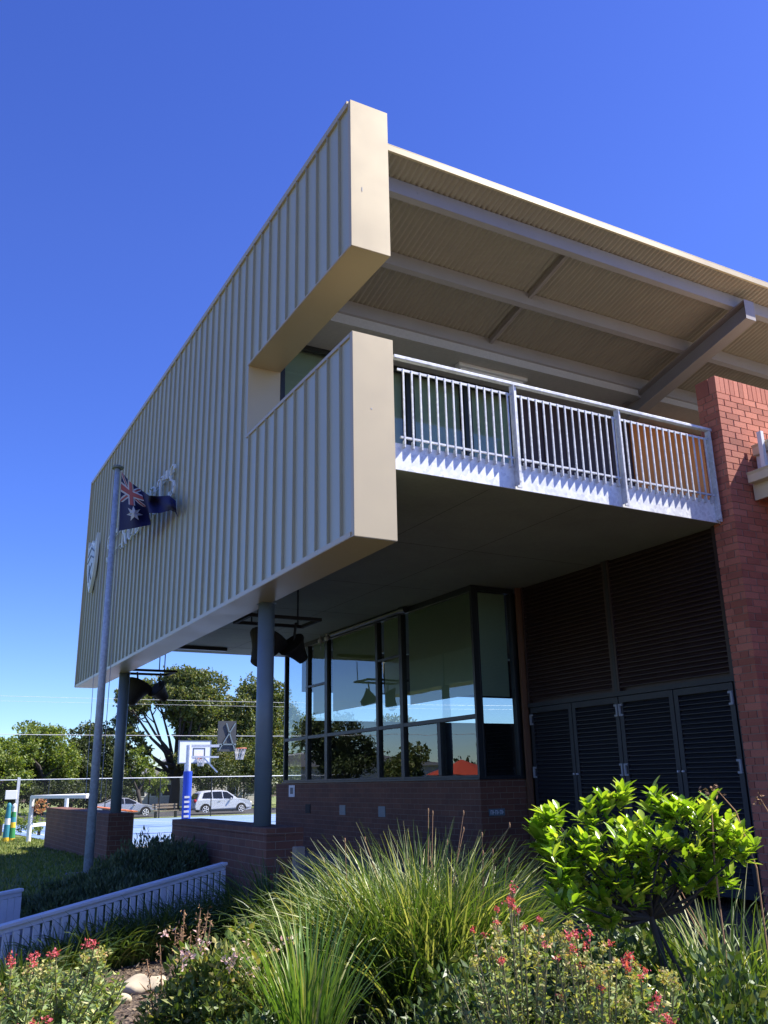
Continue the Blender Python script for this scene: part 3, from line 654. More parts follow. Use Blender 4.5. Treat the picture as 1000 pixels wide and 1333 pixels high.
strip(0,V1/2,U1,V1/2,.17,M_fwhite,.014,'white_cross'); strip(U1/2,0,U1/2,V1,.17,M_fwhite,.0145,'white_cross')
strip(0,V1/2,U1,V1/2,.10,M_red,.018,'red_cross'); strip(U1/2,0,U1/2,V1,.10,M_red,.0185,'red_cross')
def star(u,v,r,name='white_star'):
    m=MB(); pts=[]
    for k in range(14):
        rr=r if k%2==0 else r*.45; t=PI*k/7-PI/2; pts.append(flag_pt(u+rr*math.cos(t)/1.75,v+rr*math.sin(t)*.8,.02))
    m.add([flag_pt(u,v,.02)]+pts,[(0,1+k,1+(k+1)%14) for k in range(14)]); m.build(name,M_fwhite,fo)
star(.235,.68,.215)

# ------------------------------------------------------------------ picket fences on the ramp
def picket(a,b,h,name,label,step=0.098,solid=False):
    a=Vector(a); b=Vector(b); t=thing(name,label,'fence',(a.x,a.y,a.z-h))
    d=(b-a); L=d.length; d.normalize(); sd=Vector((-d.y,d.x,0)).normalized()
    m=MB(); m.bar(a,b,0.085,0.03); m.bar(a-sd*0.0+Vector((0,0,-.035)),b+Vector((0,0,-.035)),0.03,0.05); m.build('top_rail',M_fence,t,bevel=0.004)
    m=MB(); m.bar(a+sd*.03+Vector((0,0,-h*.75)),b+sd*.03+Vector((0,0,-h*.75)),0.03,0.06); m.build('lower_rail',M_fence,t)
    n=int(L/step)
    for i in range(n):
        c=a+d*(i+.5)*step; m=MB(); w=.060 if not solid else .078
        m.bar(c-sd*.022+Vector((0,0,-.061)),c-sd*.022+Vector((0,0,-h*(1+.02*random.random()))),.016,w,up=tuple(d)); m.build('picket',M_fence,t)
    for i in range(int(L/1.3)+1):
        c=a+d*min(L-.03,i*1.3+.03)+sd*.075; m=MB(); m.bar(c+Vector((0,0,-.02)),c+Vector((0,0,-h-.2)),.07,.07); m.build('post',M_fence,t)
    return t
A=ony((-60,1224),8.05); B=ony((0,1207),8.5); C=ony((293,1124),9.85)
d=(B-C); A=C+d*1.25
picket(A,C,0.46,'picket_fence','long white picket fence climbing beside the garden to the brick plinth')
e=ony((28,1158),10.6); f=ony((-60,1176),10.2)
picket(f,e,0.55,'picket_fence','short white boarded fence end at the left edge, behind the long picket fence',0.085,True)
sheet('ramp_path',-3,3.0,9.3,12.1,M_conc,0.012,nx=6,ny=6)

# ------------------------------------------------------------------ small things near the plinths
m=MB(); p=onz((388,1130),-1.3); x,y=5.05,10.6
c=ony((389,1102),9.2); t=MB(); t.box(c[0]-.055,c[0]+.055,9.15,9.25,-1.5,c[2]); o=t.build('timber_post',M_timb,bevel=0.008); tag(o,'short square timber post sticking up behind the big grass clump','post')
c=ony((212,1103),15.0); bl=thing('bollard_light','low black dome topped bollard light between the brick plinths','bollard light',(c[0],15.0,-1.35))
m=MB(); m.tube([(c[0],15,-1.4),(c[0],15,c[2]-.05)],.08,14); m.build('post',M_blackp,bl); m=MB(); m.sphere((c[0],15,c[2]-.04),(.17,.17,.13),14,8); m.build('dome',M_blackp,bl)

# white rail fence beyond plinth
rf=thing('rail_fence','white painted rail fence on the lawn beside the far brick plinth','fence',(3.4,26,-1.5))
z0=ground_z(0,27)
def rp(y,x): return (x,y)
P=[(3.55,26.6),(4.1,28.9),(4.45,30.5),(5.2,33.6)]
base=onz((37,1094),-1.47); 
P=[(base[0],base[1])]+[(base[0]+k*1.05,base[1]+k*1.3) for k in (1.2,2.3)]
for x,y in P:
    m=MB(); m.tube([(x,y,ground_z(x,y)-.1),(x,y,-0.22)],.065,10); m.build('post',M_white,rf)
for z in (-.24,-1.05):
    m=MB(); m.bar((P[0][0],P[0][1],z),(P[-1][0],P[-1][1],z),.08,.09); m.build('rail',M_white,rf)
m=MB(); m.bar((P[0][0],P[0][1],-.24),(4.9,26.2,-.24),.1,.09); m.build('rail',M_white,rf)
x,y=P[0]; w=thing('wreath','dry reddish wreath tied to the white rail fence end post','wreath',(x+.25,y-.1,-.5))
m=MB(); th=np.linspace(0,2*PI,160); m.leaves(np.stack([x+.25+.13*np.cos(th)+rng.normal(0,.03,160),y-.1+rng.normal(0,.03,160),-.5+.16*np.sin(th)+rng.normal(0,.03,160)],1),.09,.04); m.build('dry_leaves',leafmat('wreath_leaf',(0.35,0.12,0.06),(0.6,0.35,0.25)),w)
# orange bench seat
b0=ony((120,1050),27.5); b1=ony((152,1054),24.5)
bs=thing('bench','orange slatted bench behind the far brick plinth','bench',(float(b0[0]),float(b0[1]),-1.45))
for k in range(4):
    m=MB(); o_=Vector((.0,0,0.0)); m.bar(Vector(b0)+Vector((.16*k,0,-.02*k)),Vector(b1)+Vector((.16*k,0,-.02*k)),.13,.03); m.build('slat',paint('orange_slat',(0.55,0.16,0.05),0.6),bs)
for q_ in (b0,b1):
    m=MB(); m.bar(Vector(q_)+Vector((.2,0,-.1)),Vector((q_[0]+.2,q_[1],-1.5)),.06,.5); m.build('leg',M_black,bs)

# totem poles, sign
def totem(pxl,Y,zt,cols,label):
    c=ony((pxl,1085),Y); x=c[0]; zb=ground_z(x,Y); t=thing('painted_totem_pole',label,'pole',(x,Y,zb),'painted totem poles')
    n=len(cols); zs=[zb-.05+(zt-zb+.05)*i/n for i in range(n+1)]
    for i,cc in enumerate(cols):
        m=MB(); m.tube([(x,Y,zs[i]),(x,Y,zs[i+1])],[.115-.008*i,.115-.008*(i+1)],14); m.build('painted_band',cc,t)
    m=MB(); m.sphere((x,Y,zt),(.07,.07,.09)); m.build('top',cols[-1],t)
g=paint('totem_green',(0.03,0.22,0.06),0.6); te=paint('totem_teal',(0.03,0.22,0.28),0.6); ye=paint('totem_yellow',(0.7,0.45,0.02),0.6); wh=M_white
totem(8.5,31,ony((8,1049),31)[2],[ye,te,te,wh,te,te],'teal painted pole with white band and yellow foot at the lawn edge')
totem(15.5,31,ony((15,1050),31)[2],[ye,g,g,ye,te,g,wh],'green painted pole with yellow bands at the lawn edge')
c=ony((18,1085),33); sb=thing('sign_board','blank white notice board on a thin grey post behind the painted poles','sign',(c[0],33,ground_z(0,33)))
m=MB(); m.bar((c[0],33,ground_z(0,33)),(c[0],33,ony((18,1012),33)[2]),.09,.09); m.build('post',M_galv,sb)
a=ony((7.5,1029),32.9); b=ony((21.5,1040.5),32.9); m=MB(); m.box(a[0],b[0],32.88,32.92,b[2],a[2]); m.build('board',M_white,sb,bevel=.01)

# ------------------------------------------------------------------ basketball hoops
def hoop(name,label,Yp,polepx,polez,board,facing):
    zb=ground_z(0,Yp); c=ony((polepx,1066),Yp); x=c[0]
    t=thing(name,label,'basketball hoop',(x,Yp,zb)); return t,x,zb
Yp=32.0; c=ony((242,1066),Yp); x=c[0]; zb=ground_z(0,Yp); zt=ony((244,970),Yp)[2]
t=thing('basketball_hoop','basketball stand with blue padded pole and dark backboard seen from behind','basketball hoop',(x,Yp,zb))
m=MB(); m.tube([(x,Yp,zb),(x,Yp,zt)],.09,14); m.build('pole',M_galv,t)
m=MB(); m.tube([(x,Yp,zb+.02),(x,Yp,ony((243,1004),Yp)[2])],.155,16); m.build('pole_padding',paint('blue_padding',(0.01,0.05,0.42),0.5),t)
m=MB()
for k in range(6): m.box(x-.13,x+.05,Yp-.168,Yp-.15,zb+.35+.16*k,zb+.42+.16*k)
m.build('padding_mark',M_fwhite,t)
bl_,br=ony((286.5,938),Yp-.3),ony((309,978),Yp-.3)
ax_=Vector((.93,-.37,0)).normalized()
m=MB(); m.bar((x,Yp,zt-.03),(bl_[0]+.05,Yp-.15,zt-.03),.09,.09); m.bar((x,Yp,zt-.4),(bl_[0]+.05,Yp-.15,zt-.42),.06,.06); m.bar((bl_[0]-.5,Yp,zt-.4),(bl_[0],Yp-.2,zt-.95),.05,.05); m.build('arm',M_galv,t)
m=MB(); bz0,bz1=br[2],bl_[2]; m.bar((bl_[0]+.3,Yp-.25,(bz0+bz1)/2),(bl_[0]+.34,Yp-.25,(bz0+bz1)/2),.9,bz1-bz0); 
m=MB(); m.box(bl_[0],br[0],Yp-.12,Yp-.08,bz0,bz1); bb=m.build('backboard',paint('dark_backboard',(0.05,0.055,0.06),0.6),t)
bb.rotation_euler=(0,0,0)
m=MB(); m.bar((bl_[0]+.05,Yp-.15,bz0+.05),(br[0]-.05,Yp-.15,bz1-.08),.03,.04); m.bar((br[0]-.05,Yp-.15,bz0+.05),(bl_[0]+.3,Yp-.15,bz1-.08),.03,.04); m.bar((bl_[0],Yp-.15,bz0+.25),(br[0],Yp-.15,bz0+.25),.03,.05); m.build('backboard_brace',M_colm,bb)
rr=MB(); cx_,cz_=br[0]+.25,bz0+.12
rr.tube([(cx_+.23*math.cos(k*PI/8),Yp+.1+.23*math.sin(k*PI/8),cz_) for k in range(17)],.014,6); rr.build('rim',paint('orange_rim',(0.7,0.15,0.05),0.5),t)
rn=MB(); 
for k in range(12):
    a_=k*PI/6; rn.tube([(cx_+.22*math.cos(a_),Yp+.1+.22*math.sin(a_),cz_),(cx_-.02+.13*math.cos(a_+.5),Yp+.1+.13*math.sin(a_+.5),cz_-.4)],.010,4)
    rn.tube([(cx_+.22*math.cos(a_),Yp+.1+.22*math.sin(a_),cz_),(cx_-.02+.13*math.cos(a_-.5),Yp+.1+.13*math.sin(a_-.5),cz_-.4)],.010,4)
rn.build('net',M_fwhite,t)
Y2=42.6; zb=ground_z(0,Y2); bl_,br=ony((233,963.5),Y2),ony((274.5,994),Y2); x=ony((249,1060),Y2)[0]
t=thing('basketball_hoop','basketball stand with white backboard and orange rim facing the school','basketball hoop',(x,Y2+1.2,zb))
m=MB(); m.tube([(x,Y2+1.2,zb),(x,Y2+1.2,(bl_[2]+br[2])/2)],.08,12); m.bar((x,Y2+1.2,(bl_[2]+br[2])/2),(x,Y2+.05,(bl_[2]+br[2])/2),.1,.1); m.build('pole',M_galv,t)
m=MB(); m.box(bl_[0],br[0],Y2-.02,Y2+.03,br[2],bl_[2]); bb=m.build('backboard',M_white,t)
m=MB(); w=.05; X1,X2,Z1,Z2=bl_[0],br[0],br[2],bl_[2]
for (a,b,c_,d_) in ((X1,X2,Z2-w,Z2),(X1,X2,Z1,Z1+w),(X1,X1+w,Z1+w,Z2-w),(X2-w,X2,Z1+w,Z2-w)): m.box(a,b,Y2-.03,Y2-.021,c_,d_)
cx_=x+.25; 
for (a,b,c_,d_) in ((cx_-.3,cx_+.3,Z1+.68,Z1+.73),(cx_-.3,cx_+.3,Z1+.26,Z1+.31),(cx_-.3,cx_-.25,Z1+.31,Z1+.68),(cx_+.25,cx_+.3,Z1+.31,Z1+.68)): m.box(a,b,Y2-.03,Y2-.021,c_,d_)
m.build('target_marking',M_crestl,bb)
m=MB(); m.tube([(cx_+.23*math.cos(k*PI/8),Y2-.35+.23*math.sin(k*PI/8),Z1+.28) for k in range(17)],.02,6); m.box(cx_-.1,cx_+.1,Y2-.14,Y2-.031,Z1+.2,Z1+.3); m.build('rim',MATS['orange_rim'],t)
m=MB()
for k in range(12):
    a_=k*PI/6
    for s in (.5,-.5): m.tube([(cx_+.22*math.cos(a_),Y2-.35+.22*math.sin(a_),Z1+.28),(cx_+.13*math.cos(a_+s),Y2-.35+.13*math.sin(a_+s),Z1-.12)],.012,4)
m.build('net',M_fwhite,t)

# ------------------------------------------------------------------ chain link fence
def chain():
    t=NT('chain_link_wire'); sx=t.n('ShaderNodeSeparateXYZ'); t.l(t.obj(),sx.inputs[0])
    u=t.mth('MULTIPLY',sx.outputs[0],14.0); v=t.mth('MULTIPLY',sx.outputs[2],14.0)
    a=t.mth('LESS_THAN',t.mth('FRACT',t.mth('ADD',u,v)),0.075); b=t.mth('LESS_THAN',t.mth('FRACT',t.mth('SUBTRACT',u,v)),0.075)
    f=t.mth('MAXIMUM',a,b); d=t.n('ShaderNodeBsdfPrincipled'); t.set(d,'Base Color',(0.02,0.022,0.022)); d.inputs['Roughness'].default_value=.8
    tr=t.n('ShaderNodeBsdfTransparent'); m=t.n('ShaderNodeMixShader'); t.l(f,m.inputs[0]); t.l(tr.outputs[0],m.inputs[1]); t.l(d.outputs[0],m.inputs[2]); t.l(m.outputs[0],t.out.inputs[0]); return t.m
CH=chain(); YC=60.6; zb=ground_z(0,YC); zt=zb+2.55
cf=thing('chain_link_fence','tall grey chain link fence between the blue court and the street','fence',(20,YC,zb))
m=MB(); m.add([(-14,YC,zb),(48,YC,zb),(48,YC,zt),(-14,YC,zt)],[(0,1,2,3)]); m.build('wire_mesh',CH,cf)
for k in range(18):
    x=-12+3.5*k; m=MB(); m.tube([(x,YC+.05,zb-.1),(x,YC+.05,zt+.03)],.035,8); m.build('post',M_black,cf)
m=MB(); m.tube([(-14,YC+.03,zt),(48,YC+.03,zt)],.028,6); m.build('top_rail',M_galv,cf)
# overhead cables
for i,(yy,lab,rad,cm) in enumerate(((957.5,'bright lower overhead cable crossing in front of the trees',.018,M_fwhite),(911,'thin upper overhead cable crossing the open sky',.010,M_galv),(917,'faint overhead cable just beneath the thin upper one',.007,M_galv))):
    Yc=58.5 if i==0 else 74
    pts=[]
    zc=ony((200,yy),Yc)[2]
    for k in range(41):
        x=-60+150*k/40; pts.append((x,Yc,zc+0.0006*(x-14)**2*.3))
    m=MB(); m.tube(pts,rad,5); o=m.build('overhead_cable',cm); tag(o,lab,'cable')

# ------------------------------------------------------------------ cars
def wheel(parent,x,y,r,side):
    m=MB(); n=22; prof=[(-.10,r*.62),(-.10,r*.93),(-.07,r),(.07,r),(.10,r*.93),(.10,r*.62)]
    m.tube([(x,y+side*a,r) for a,_ in prof],[b for _,b in prof],n); t=m.build('tyre',M_blackp,parent)
    m=MB(); yo=y+side*.085; m.tube([(x,y+side*.04,r),(x,yo+side*.0,r)],[r*.64,r*.64],n)
    o=m.build('rim',M_black,parent); m=MB(); 
    for k in range(5):
        a=2*PI*k/5; m.bar((x,yo+side*.03,r),(x+r*.62*math.cos(a),yo+side*.03,r+r*.62*math.sin(a)),.06,.055,up=(0,1,0))
    m.tube([(x+r*.62*math.cos(2*PI*k/20),yo+side*.028,r+r*.62*math.sin(2*PI*k/20)) for k in range(21)],.018,5)
    m.tube([(x,yo,r),(x,yo+side*.05,r)],.06,8); m.build('spokes',M_plate,o)
def car(name,label,loc,L,H,W,prof,roofp,winp,colr,wx,wr,rz_=0):
    t=thing(name,label,'car',(0,0,0))
    # body: side profile lofted across the width with tumblehome and rounded flanks
    body=MB(); body.smooth=True
    xs=[p[0] for p in prof]; N=len(prof)
    def ring(y,inset,zlow):
        k=abs(y)/(W/2); out=[]
        for (x,z) in prof:
            cx=L/2; sx=1-0.05*k**4; xx=cx+(x-cx)*sx
            zz=z
            if z>0.55*H: zz=z-0.03*k**4
            out.append((xx,y*(1-0.0),zz))
        return out
    sec=[]
    beltz=0.60*H
    def yat(z,k):  # half-width for height
        if z<0.28: return W/2*(0.93)*k
        if z<beltz: return W/2*k
        return (W/2-(z-beltz)*0.36)*k
    ks=[-1,-.97,-.8,-.4,0,.4,.8,.97,1]
    vs=[]
    for k in ks:
        for (x,z) in prof:
            kk=abs(k); xx=L/2+(x-L/2)*(1-.035*kk**6*(1 if True else 0)); 
            zz=z if z<beltz else z-(0.045*kk**5)
            vs.append((xx,yat(z,k) ,zz))
    fs=[]
    for j in range(len(ks)-1):
        for i in range(N): i2=(i+1)%N; fs.append((j*N+i,j*N+i2,(j+1)*N+i2,(j+1)*N+i))
    fs.append(tuple(range(N-1,-1,-1))); fs.append(tuple((len(ks)-1)*N+i for i in range(N)))
    body.add(vs,fs); b=body.build('body',colr,t); 
    for p in b.data.polygons: p.use_smooth=len(p.vertices)==4
    gm=MATS.get('car_window') or paint('car_window',(0.012,0.014,0.016),0.08,0.0)
    for wi,poly in enumerate(winp):
        for s in (-1,1):
            m=MB(); vs=[(x,s*(yat(z,1)+.006),z) for x,z in poly]; m.add(vs,[tuple(range(len(vs)))]); m.build('side_window',gm,t)
    for (xa,za,xb,zb_,nm) in roofp:
        m=MB(); vs=[]
        for k in (-.86,-.5,0,.5,.86):
            dx=.02 if xb>L/2 or xa>L/2 else -.02
            vs+= [(xa+dx,yat(za,1)*k,za+.012),(xb+dx,yat(zb_,1)*k,zb_+.012)]
        m.add(vs,[(2*i,2*i+1,2*i+3,2*i+2) for i in range(4)]); m.build(nm,gm,t)
    for x in wx:
        for s in (-1,1):
            # dark arch
            m=MB(); n=16; pts=[(x+(wr+.05)*math.cos(PI*k/n),s*(W/2+.004 if True else 0),wr+(wr+.05)*math.sin(PI*k/n)) for k in range(n+1)]
            pts=[(p[0],p[1] if p[2]>0.28 else s*(W/2*.93+.03),p[2]) for p in pts]
            m.add([(x,s*(W/2+.004),wr*.75)]+pts,[(0,k+1,k+2) for k in range(n)]); m.build('wheel_arch',M_blackp,t)
            w=MB(); wheel(t,x,s*(W/2-.06),wr,s)
    for s in (-1,1):
        m=MB(); m.sphere((L*.615,s*(W/2+.07),H*.63),(.08,.09,.07)); m.build('wing_mirror',colr,t)
        m=MB(); m.sphere((L-.22,s*(W/2-.22),H*.46),(.20,.16,.09)); m.build('headlight',M_plate,t)
        m=MB(); m.sphere((.13,s*(W/2-.14),H*.56),(.12,.13,.13)); m.build('tail_light',paint('tail_red',(0.4,0.02,0.02),.3) if 'tail_red' not in MATS else MATS['tail_red'],t)
        m=MB(); m.box(L*.40,L*.44,s*(W/2)+(-.008 if s<0 else -.004),s*(W/2)+(.004 if s<0 else .008),H*.53,H*.545); m.build('door_handle',M_black,t)
        m=MB(); m.bar((.7,s*(W/2-.01),.26),(L-.75,s*(W/2-.01),.26),.05,.14); m.build('sill_trim',M_black,t)
    t.location=loc; t.rotation_euler=(0,0,rz_); return t
M_suv=paint('silver_white_car_paint',(0.62,0.64,0.67),0.25,0.2,0.03,3); M_sil=paint('silver_car_paint',(0.42,0.43,0.46),0.25,0.4,0.03,3)
suv=[(.12,.35),(.05,.55),(.10,.85),(.20,1.02),(.42,1.45),(.62,1.60),(1.3,1.66),(2.2,1.66),(2.6,1.60),(3.05,1.30),(3.35,1.09),(3.9,1.03),(4.3,.90),(4.45,.70),(4.48,.45),(4.40,.28),(3.9,.22),(.6,.24)]
w1=[[(.62,1.12),(.78,1.50),(1.35,1.56),(1.38,1.10)],[(1.46,1.10),(1.43,1.565),(2.12,1.565),(2.18,1.08)],[(2.26,1.08),(2.20,1.56),(2.52,1.53),(2.98,1.20),(2.95,1.06)]]
sv=ground_z(0,66)+.01
p=ony((247,1058),66.0)
car('parked_car','white compact off-roader parked on the street beyond the blue court','','' if False else 0,0,0,[],[],[],0,[],0) if False else None
car('parked_car','white compact off-roader parked on the street beyond the blue court',(p[0],66.0,sv),4.5,1.66,1.84,suv,[(2.66,1.565,3.08,1.285,'windscreen'),(.22,1.06,.42,1.44,'rear_window')],w1,M_suv,(.88,3.58),.35)
cp=[(.10,.30),(.04,.50),(.10,.80),(.35,.92),(.85,1.02),(1.35,1.24),(1.9,1.32),(2.35,1.30),(2.85,1.10),(3.2,.90),(3.8,.82),(4.2,.70),(4.38,.50),(4.36,.30),(4.2,.20),(.5,.20)]
w2=[[(1.15,.95),(1.5,1.20),(2.0,1.26),(2.05,.93)],[(2.12,.93),(2.10,1.26),(2.35,1.24),(2.85,1.0),(2.85,.91)]]
p=ony((203,1066),64.5)
car('parked_car','low silver coupe half hidden behind the farther column and plinth',(p[0]-4.4,64.8,sv),4.4,1.32,1.80,cp,[(2.42,1.27,2.9,1.06,'windscreen'),(.9,1.02,1.4,1.23,'rear_window')],w2,M_sil,(.85,3.5),.33)

# street bench, far houses
p=ony((200,1058),61.8); sbn=thing('street_bench','small dark timber bench on the green verge between the two cars','bench',(p[0],61.8,ground_z(0,61.8)))
zz=ground_z(0,61.8)
for k in range(3):
    m=MB(); m.bar((p[0],61.8+.15*k,zz+.45),(p[0]+1.7,61.8+.15*k,zz+.45),.12,.04); m.build('seat_slat',M_timb,sbn)
for k in range(2):
    m=MB(); m.bar((p[0],62.25,zz+.65+.18*k),(p[0]+1.7,62.25,zz+.65+.18*k),.04,.12); m.build('back_slat',M_timb,sbn)
for x in (p[0]+.15,p[0]+1.5):
    m=MB(); m.box(x,x+.07,61.75,62.22,zz,zz+.42); m.box(x,x+.07,62.2,62.24,zz,zz+.9); m.build('leg',M_black,sbn)
def house(cx,Y,w,dp,h,rh,mat,label,name='house'):
    zb=-2.0; t=thing(name,label,'house',(cx,Y,zb))
    m=MB(); m.box(cx-w/2,cx+w/2,Y,Y+dp,zb,zb+h); m.build('wall',mat,t)
    m=MB(); m.prism([(cx-w/2-.4,zb+h),(cx+w/2+.4,zb+h),(cx,zb+h+rh)],Y-.4,Y+dp+.4,'y'); m.build('roof',paint(label[:12]+'_roof',(0.30,0.29,0.30),0.7),t)
    for k in (-.28,.05,.3):
        m=MB(); m.box(cx+w*k-.5,cx+w*k+.5,Y-.03,Y-.001,zb+1.0,zb+2.2); wf=m.build('window',M_white,t); m=MB(); m.box(cx+w*k-.42,cx+w*k+.42,Y-.04,Y-.031,zb+1.08,zb+2.12); m.build('pane',M_black,wf)
M_hw=paint('pale_render_wall',(0.60,0.58,0.54),0.8)
c=ony((297,990),88); house(c[0],88,8,9,4.5,2.2,M_hw,'pale gabled house glimpsed through the trees behind the white car')
c=ony((200,1020),92); house(c[0],92,4.5,8,2.6,1.2,M_hw,'low pale house glimpsed left of the big tree trunk')
house(-20,75,26,9,3.4,1.4,M_hw,'long pale house across the street, mirrored in the dark lower window panes')
um=thing('market_umbrella','large red umbrella mirrored in the lower right window panes','umbrella',(-10,39,ground_z(0,39)))
m=MB(); zc=1.0; n=8; vs=[(-10,39,zc)]+[(-10+2.0*math.cos(2*PI*k/n),39+2.0*math.sin(2*PI*k/n),zc-.75) for k in range(n)]; m.add(vs,[(0,1+k,1+(k+1)%n) for k in range(n)]); m.build('canopy',paint('red_canopy',(0.40,0.05,0.02),.8),um)
m=MB(); m.tube([(-10,39,ground_z(0,39)),(-10,39,zc)],.04,8); m.build('pole',M_galv,um)

# ------------------------------------------------------------------ trees
def crown_mesh(clumps,leaf,dens,seedflat=0.3):
    mb=MB()
    for (c,r) in clumps:
        r=np.array(r); n=int(dens*(r[0]*r[2]+r[0]*r[1]+r[1]*r[2])/3)
        # sub-clusters on an uneven shell
        ns=max(6,int(n/28)); d=rng.normal(size=(ns,3)); d/=np.linalg.norm(d,axis=1)[:,None]
        rad=(0.35+0.68*rng.random((ns,1))**0.55); sc=np.array(c)+d*r*rad
        k=rng.integers(0,ns,n); P=sc[k]+rng.normal(size=(n,3))*r*0.13
        mb.leaves(P,leaf,leaf*0.6)
    return mb
def tree(name,label,base,trunk_h,tr,clumps,mat,dens=260,leaf=0.26,group='trees beyond the court',limbs=True):
    t=thing(name,label,'tree',tuple(float(v) for v in base),group)
    b=Vector(base); top=b+Vector((random.uniform(-.3,.3),0,trunk_h)); m=MB(); m.smooth=True
    m.tube([b-Vector((0,0,.2)),b+Vector((0.03,0,.5)),b+(top-b)*.5+Vector((.12,0,0)),top],[tr*1.45,tr*1.1,tr*.9,tr*.75],10)
    for (c,r) in clumps:
        c=Vector([float(v) for v in c]); st=b+(top-b)*random.uniform(.55,1.0)
        mid=st.lerp(c,.5)+Vector((random.uniform(-.6,.6),random.uniform(-.5,.5),-.10*(c-st).length+random.uniform(0,.4)))
        m.tube([st,st.lerp(mid,.5)+Vector((0,0,.15)),mid,c],[tr*.5,tr*.38,tr*.27,tr*.10],7)
        for k in range(4):
            d=Vector((random.gauss(0,1),random.gauss(0,1),random.gauss(.3,.8))).normalized()*float(r[0])*.8
            m.tube([mid.lerp(c,.4+.15*k),mid.lerp(c,.6+.1*k)+d*.6,c+d],[tr*.16,tr*.1,tr*.04],5)
    m.build('trunk',M_bark,t)
    crown_mesh(clumps,leaf,dens).build('crown',mat,t)
    return t
def pxc(lst,Y,ppm=None):
    out=[]
    for (x,y,rx,ry) in lst:
        dY=random.uniform(-1.6,1.6); c=ony((x,y),Y+dY); s=abs((CR.T@c)[2])/F
        out.append((c,(rx*s,max(rx,ry)*s*.9,ry*s)))
    return out
gb=lambda px_,Y:(ony((px_,1045),Y)[0],Y,ground_z(0,Y))
Y=78
tree('spreading_tree','broad spreading dark tree with forked bare limbs, tallest behind the basketball hoops',gb(226,Y),4.2,.42,
     pxc([(248,886,26,16),(272,895,26,20),(222,897,24,17),(205,905,16,13),(292,918,22,16),(255,915,30,20),(238,930,22,13),(270,940,24,17),(178,915,20,15),(165,935,18,14),(250,960,20,15),(172,960,18,14),(185,975,12,9),(160,905,12,9),(236,905,24,18),(262,925,26,18),(285,945,24,18),(232,885,22,15),(188,900,20,14),(300,935,20,18),(275,965,24,16),(245,945,22,14)],Y),TL[0],1000,.27)
Y=80
tree('dense_tree','dense rounded tree right of the spreading tree, behind the nearer column',gb(345,Y),4,.38,
     pxc([(330,898,20,18),(352,905,24,18),(370,935,18,22),(318,925,22,20),(340,945,26,22),(375,975,18,25),(320,965,24,18),(350,985,28,22),(395,960,18,30),(300,950,14,14),(345,925,24,20),(325,945,24,20),(360,960,26,24),(330,990,26,20)],Y),TL[0],1000,.27)
Y=74
tree('bright_tree','light green rounded tree on the left below the open sky',gb(50,Y),2.5,.35,
     pxc([(45,958,26,18),(70,962,18,16),(30,975,22,18),(60,985,28,22),(85,990,18,22),(40,1005,24,18),(75,1012,24,18)],Y),TL[1],1000,.24)
tree('dense_tree','dark evergreen tree behind the flagpole foot',gb(120,Y+3),2.5,.4,
     pxc([(110,960,18,16),(132,958,18,18),(98,978,16,16),(125,985,28,26),(150,985,22,24),(105,1010,26,22),(140,1015,26,22),(165,1005,18,24)],Y+3),TL[2],1000,.25)
tree('bright_tree','yellowish loose tree at the extreme left edge of the picture',gb(-5,Y-4),2.2,.3,
     pxc([(5,975,18,16),(-15,985,22,22),(12,1000,18,18),(-10,1015,28,22),(25,1015,16,18)],Y-4),TL[1],1000,.24)
tree('young_tree','pale leafy small tree between the farther column and the spreading tree trunk',gb(182,Y-2),1.8,.18,
     pxc([(180,985,10,14),(190,1000,12,14),(178,1012,12,14)],Y-2),TL[1],900,.22)
def shrub_row(name,label,lst,Y,mat,dens=1000,leaf=.20,cat='shrub',group='shrubs behind the chain link fence'):
    cl=pxc(lst,Y); t=thing(name,label,cat,(float(cl[0][0][0]),Y,ground_z(0,Y)),group); crown_mesh(cl,leaf,dens).build('foliage',mat,t)
    m=MB()
    for c,r in cl: m.tube([(c[0],c[1],ground_z(0,Y)),(c[0],c[1],c[2])],.06,5)
    m.build('stem',M_bark,t); return t
shrub_row('shrub','long dark shrub bank behind the fence on the far left',[(0,1035,20,16),(25,1040,20,16),(55,1035,24,18),(85,1038,20,16),(15,1015,20,16)],72.6,TL[2])
shrub_row('shrub','dark shrub bank behind the fence between the flagpole and the farther column',[(110,1038,20,16),(135,1035,22,18),(160,1035,18,18),(95,1030,16,16)],72.6,TL[2])
shrub_row('shrub','pale green shrub left of the spreading tree trunk behind the fence',[(195,1015,11,16),(208,1020,9,14)],73,TL[1])
shrub_row('shrub','round shrub bank directly behind the white car',[(262,1015,20,16),(290,1010,22,18),(318,1015,22,18),(345,1018,20,16),(275,1000,16,12)],73.5,TL[2])
shrub_row('shrub','tall olive bush mass filling the space under the tree crowns behind the hoops',[(250,985,22,18),(280,980,24,20),(310,985,24,20),(335,990,22,20),(300,1005,24,16),(262,1005,22,16)],75,TL[0])
shrub_row('shrub','tall dark bush mass behind the bright tree on the left',[(20,1010,24,20),(60,1012,24,18),(95,1010,24,20),(130,1012,24,20),(160,1012,20,18)],75.5,TL[2])
shrub_row('shrub','olive shrub bank between the nearer column and the glass',[(372,1015,18,20),(398,1015,22,22),(425,1020,22,20)],73.5,TL[0])
shrub_row('shrub','low green bush behind the painted poles at the left edge',[(3,1062,14,14),(20,1066,14,12),(38,1072,14,12),(52,1072,12,10),(-14,1064,12,14)],36,TL[1],3500,.08,group='bushes at the lawn edge')
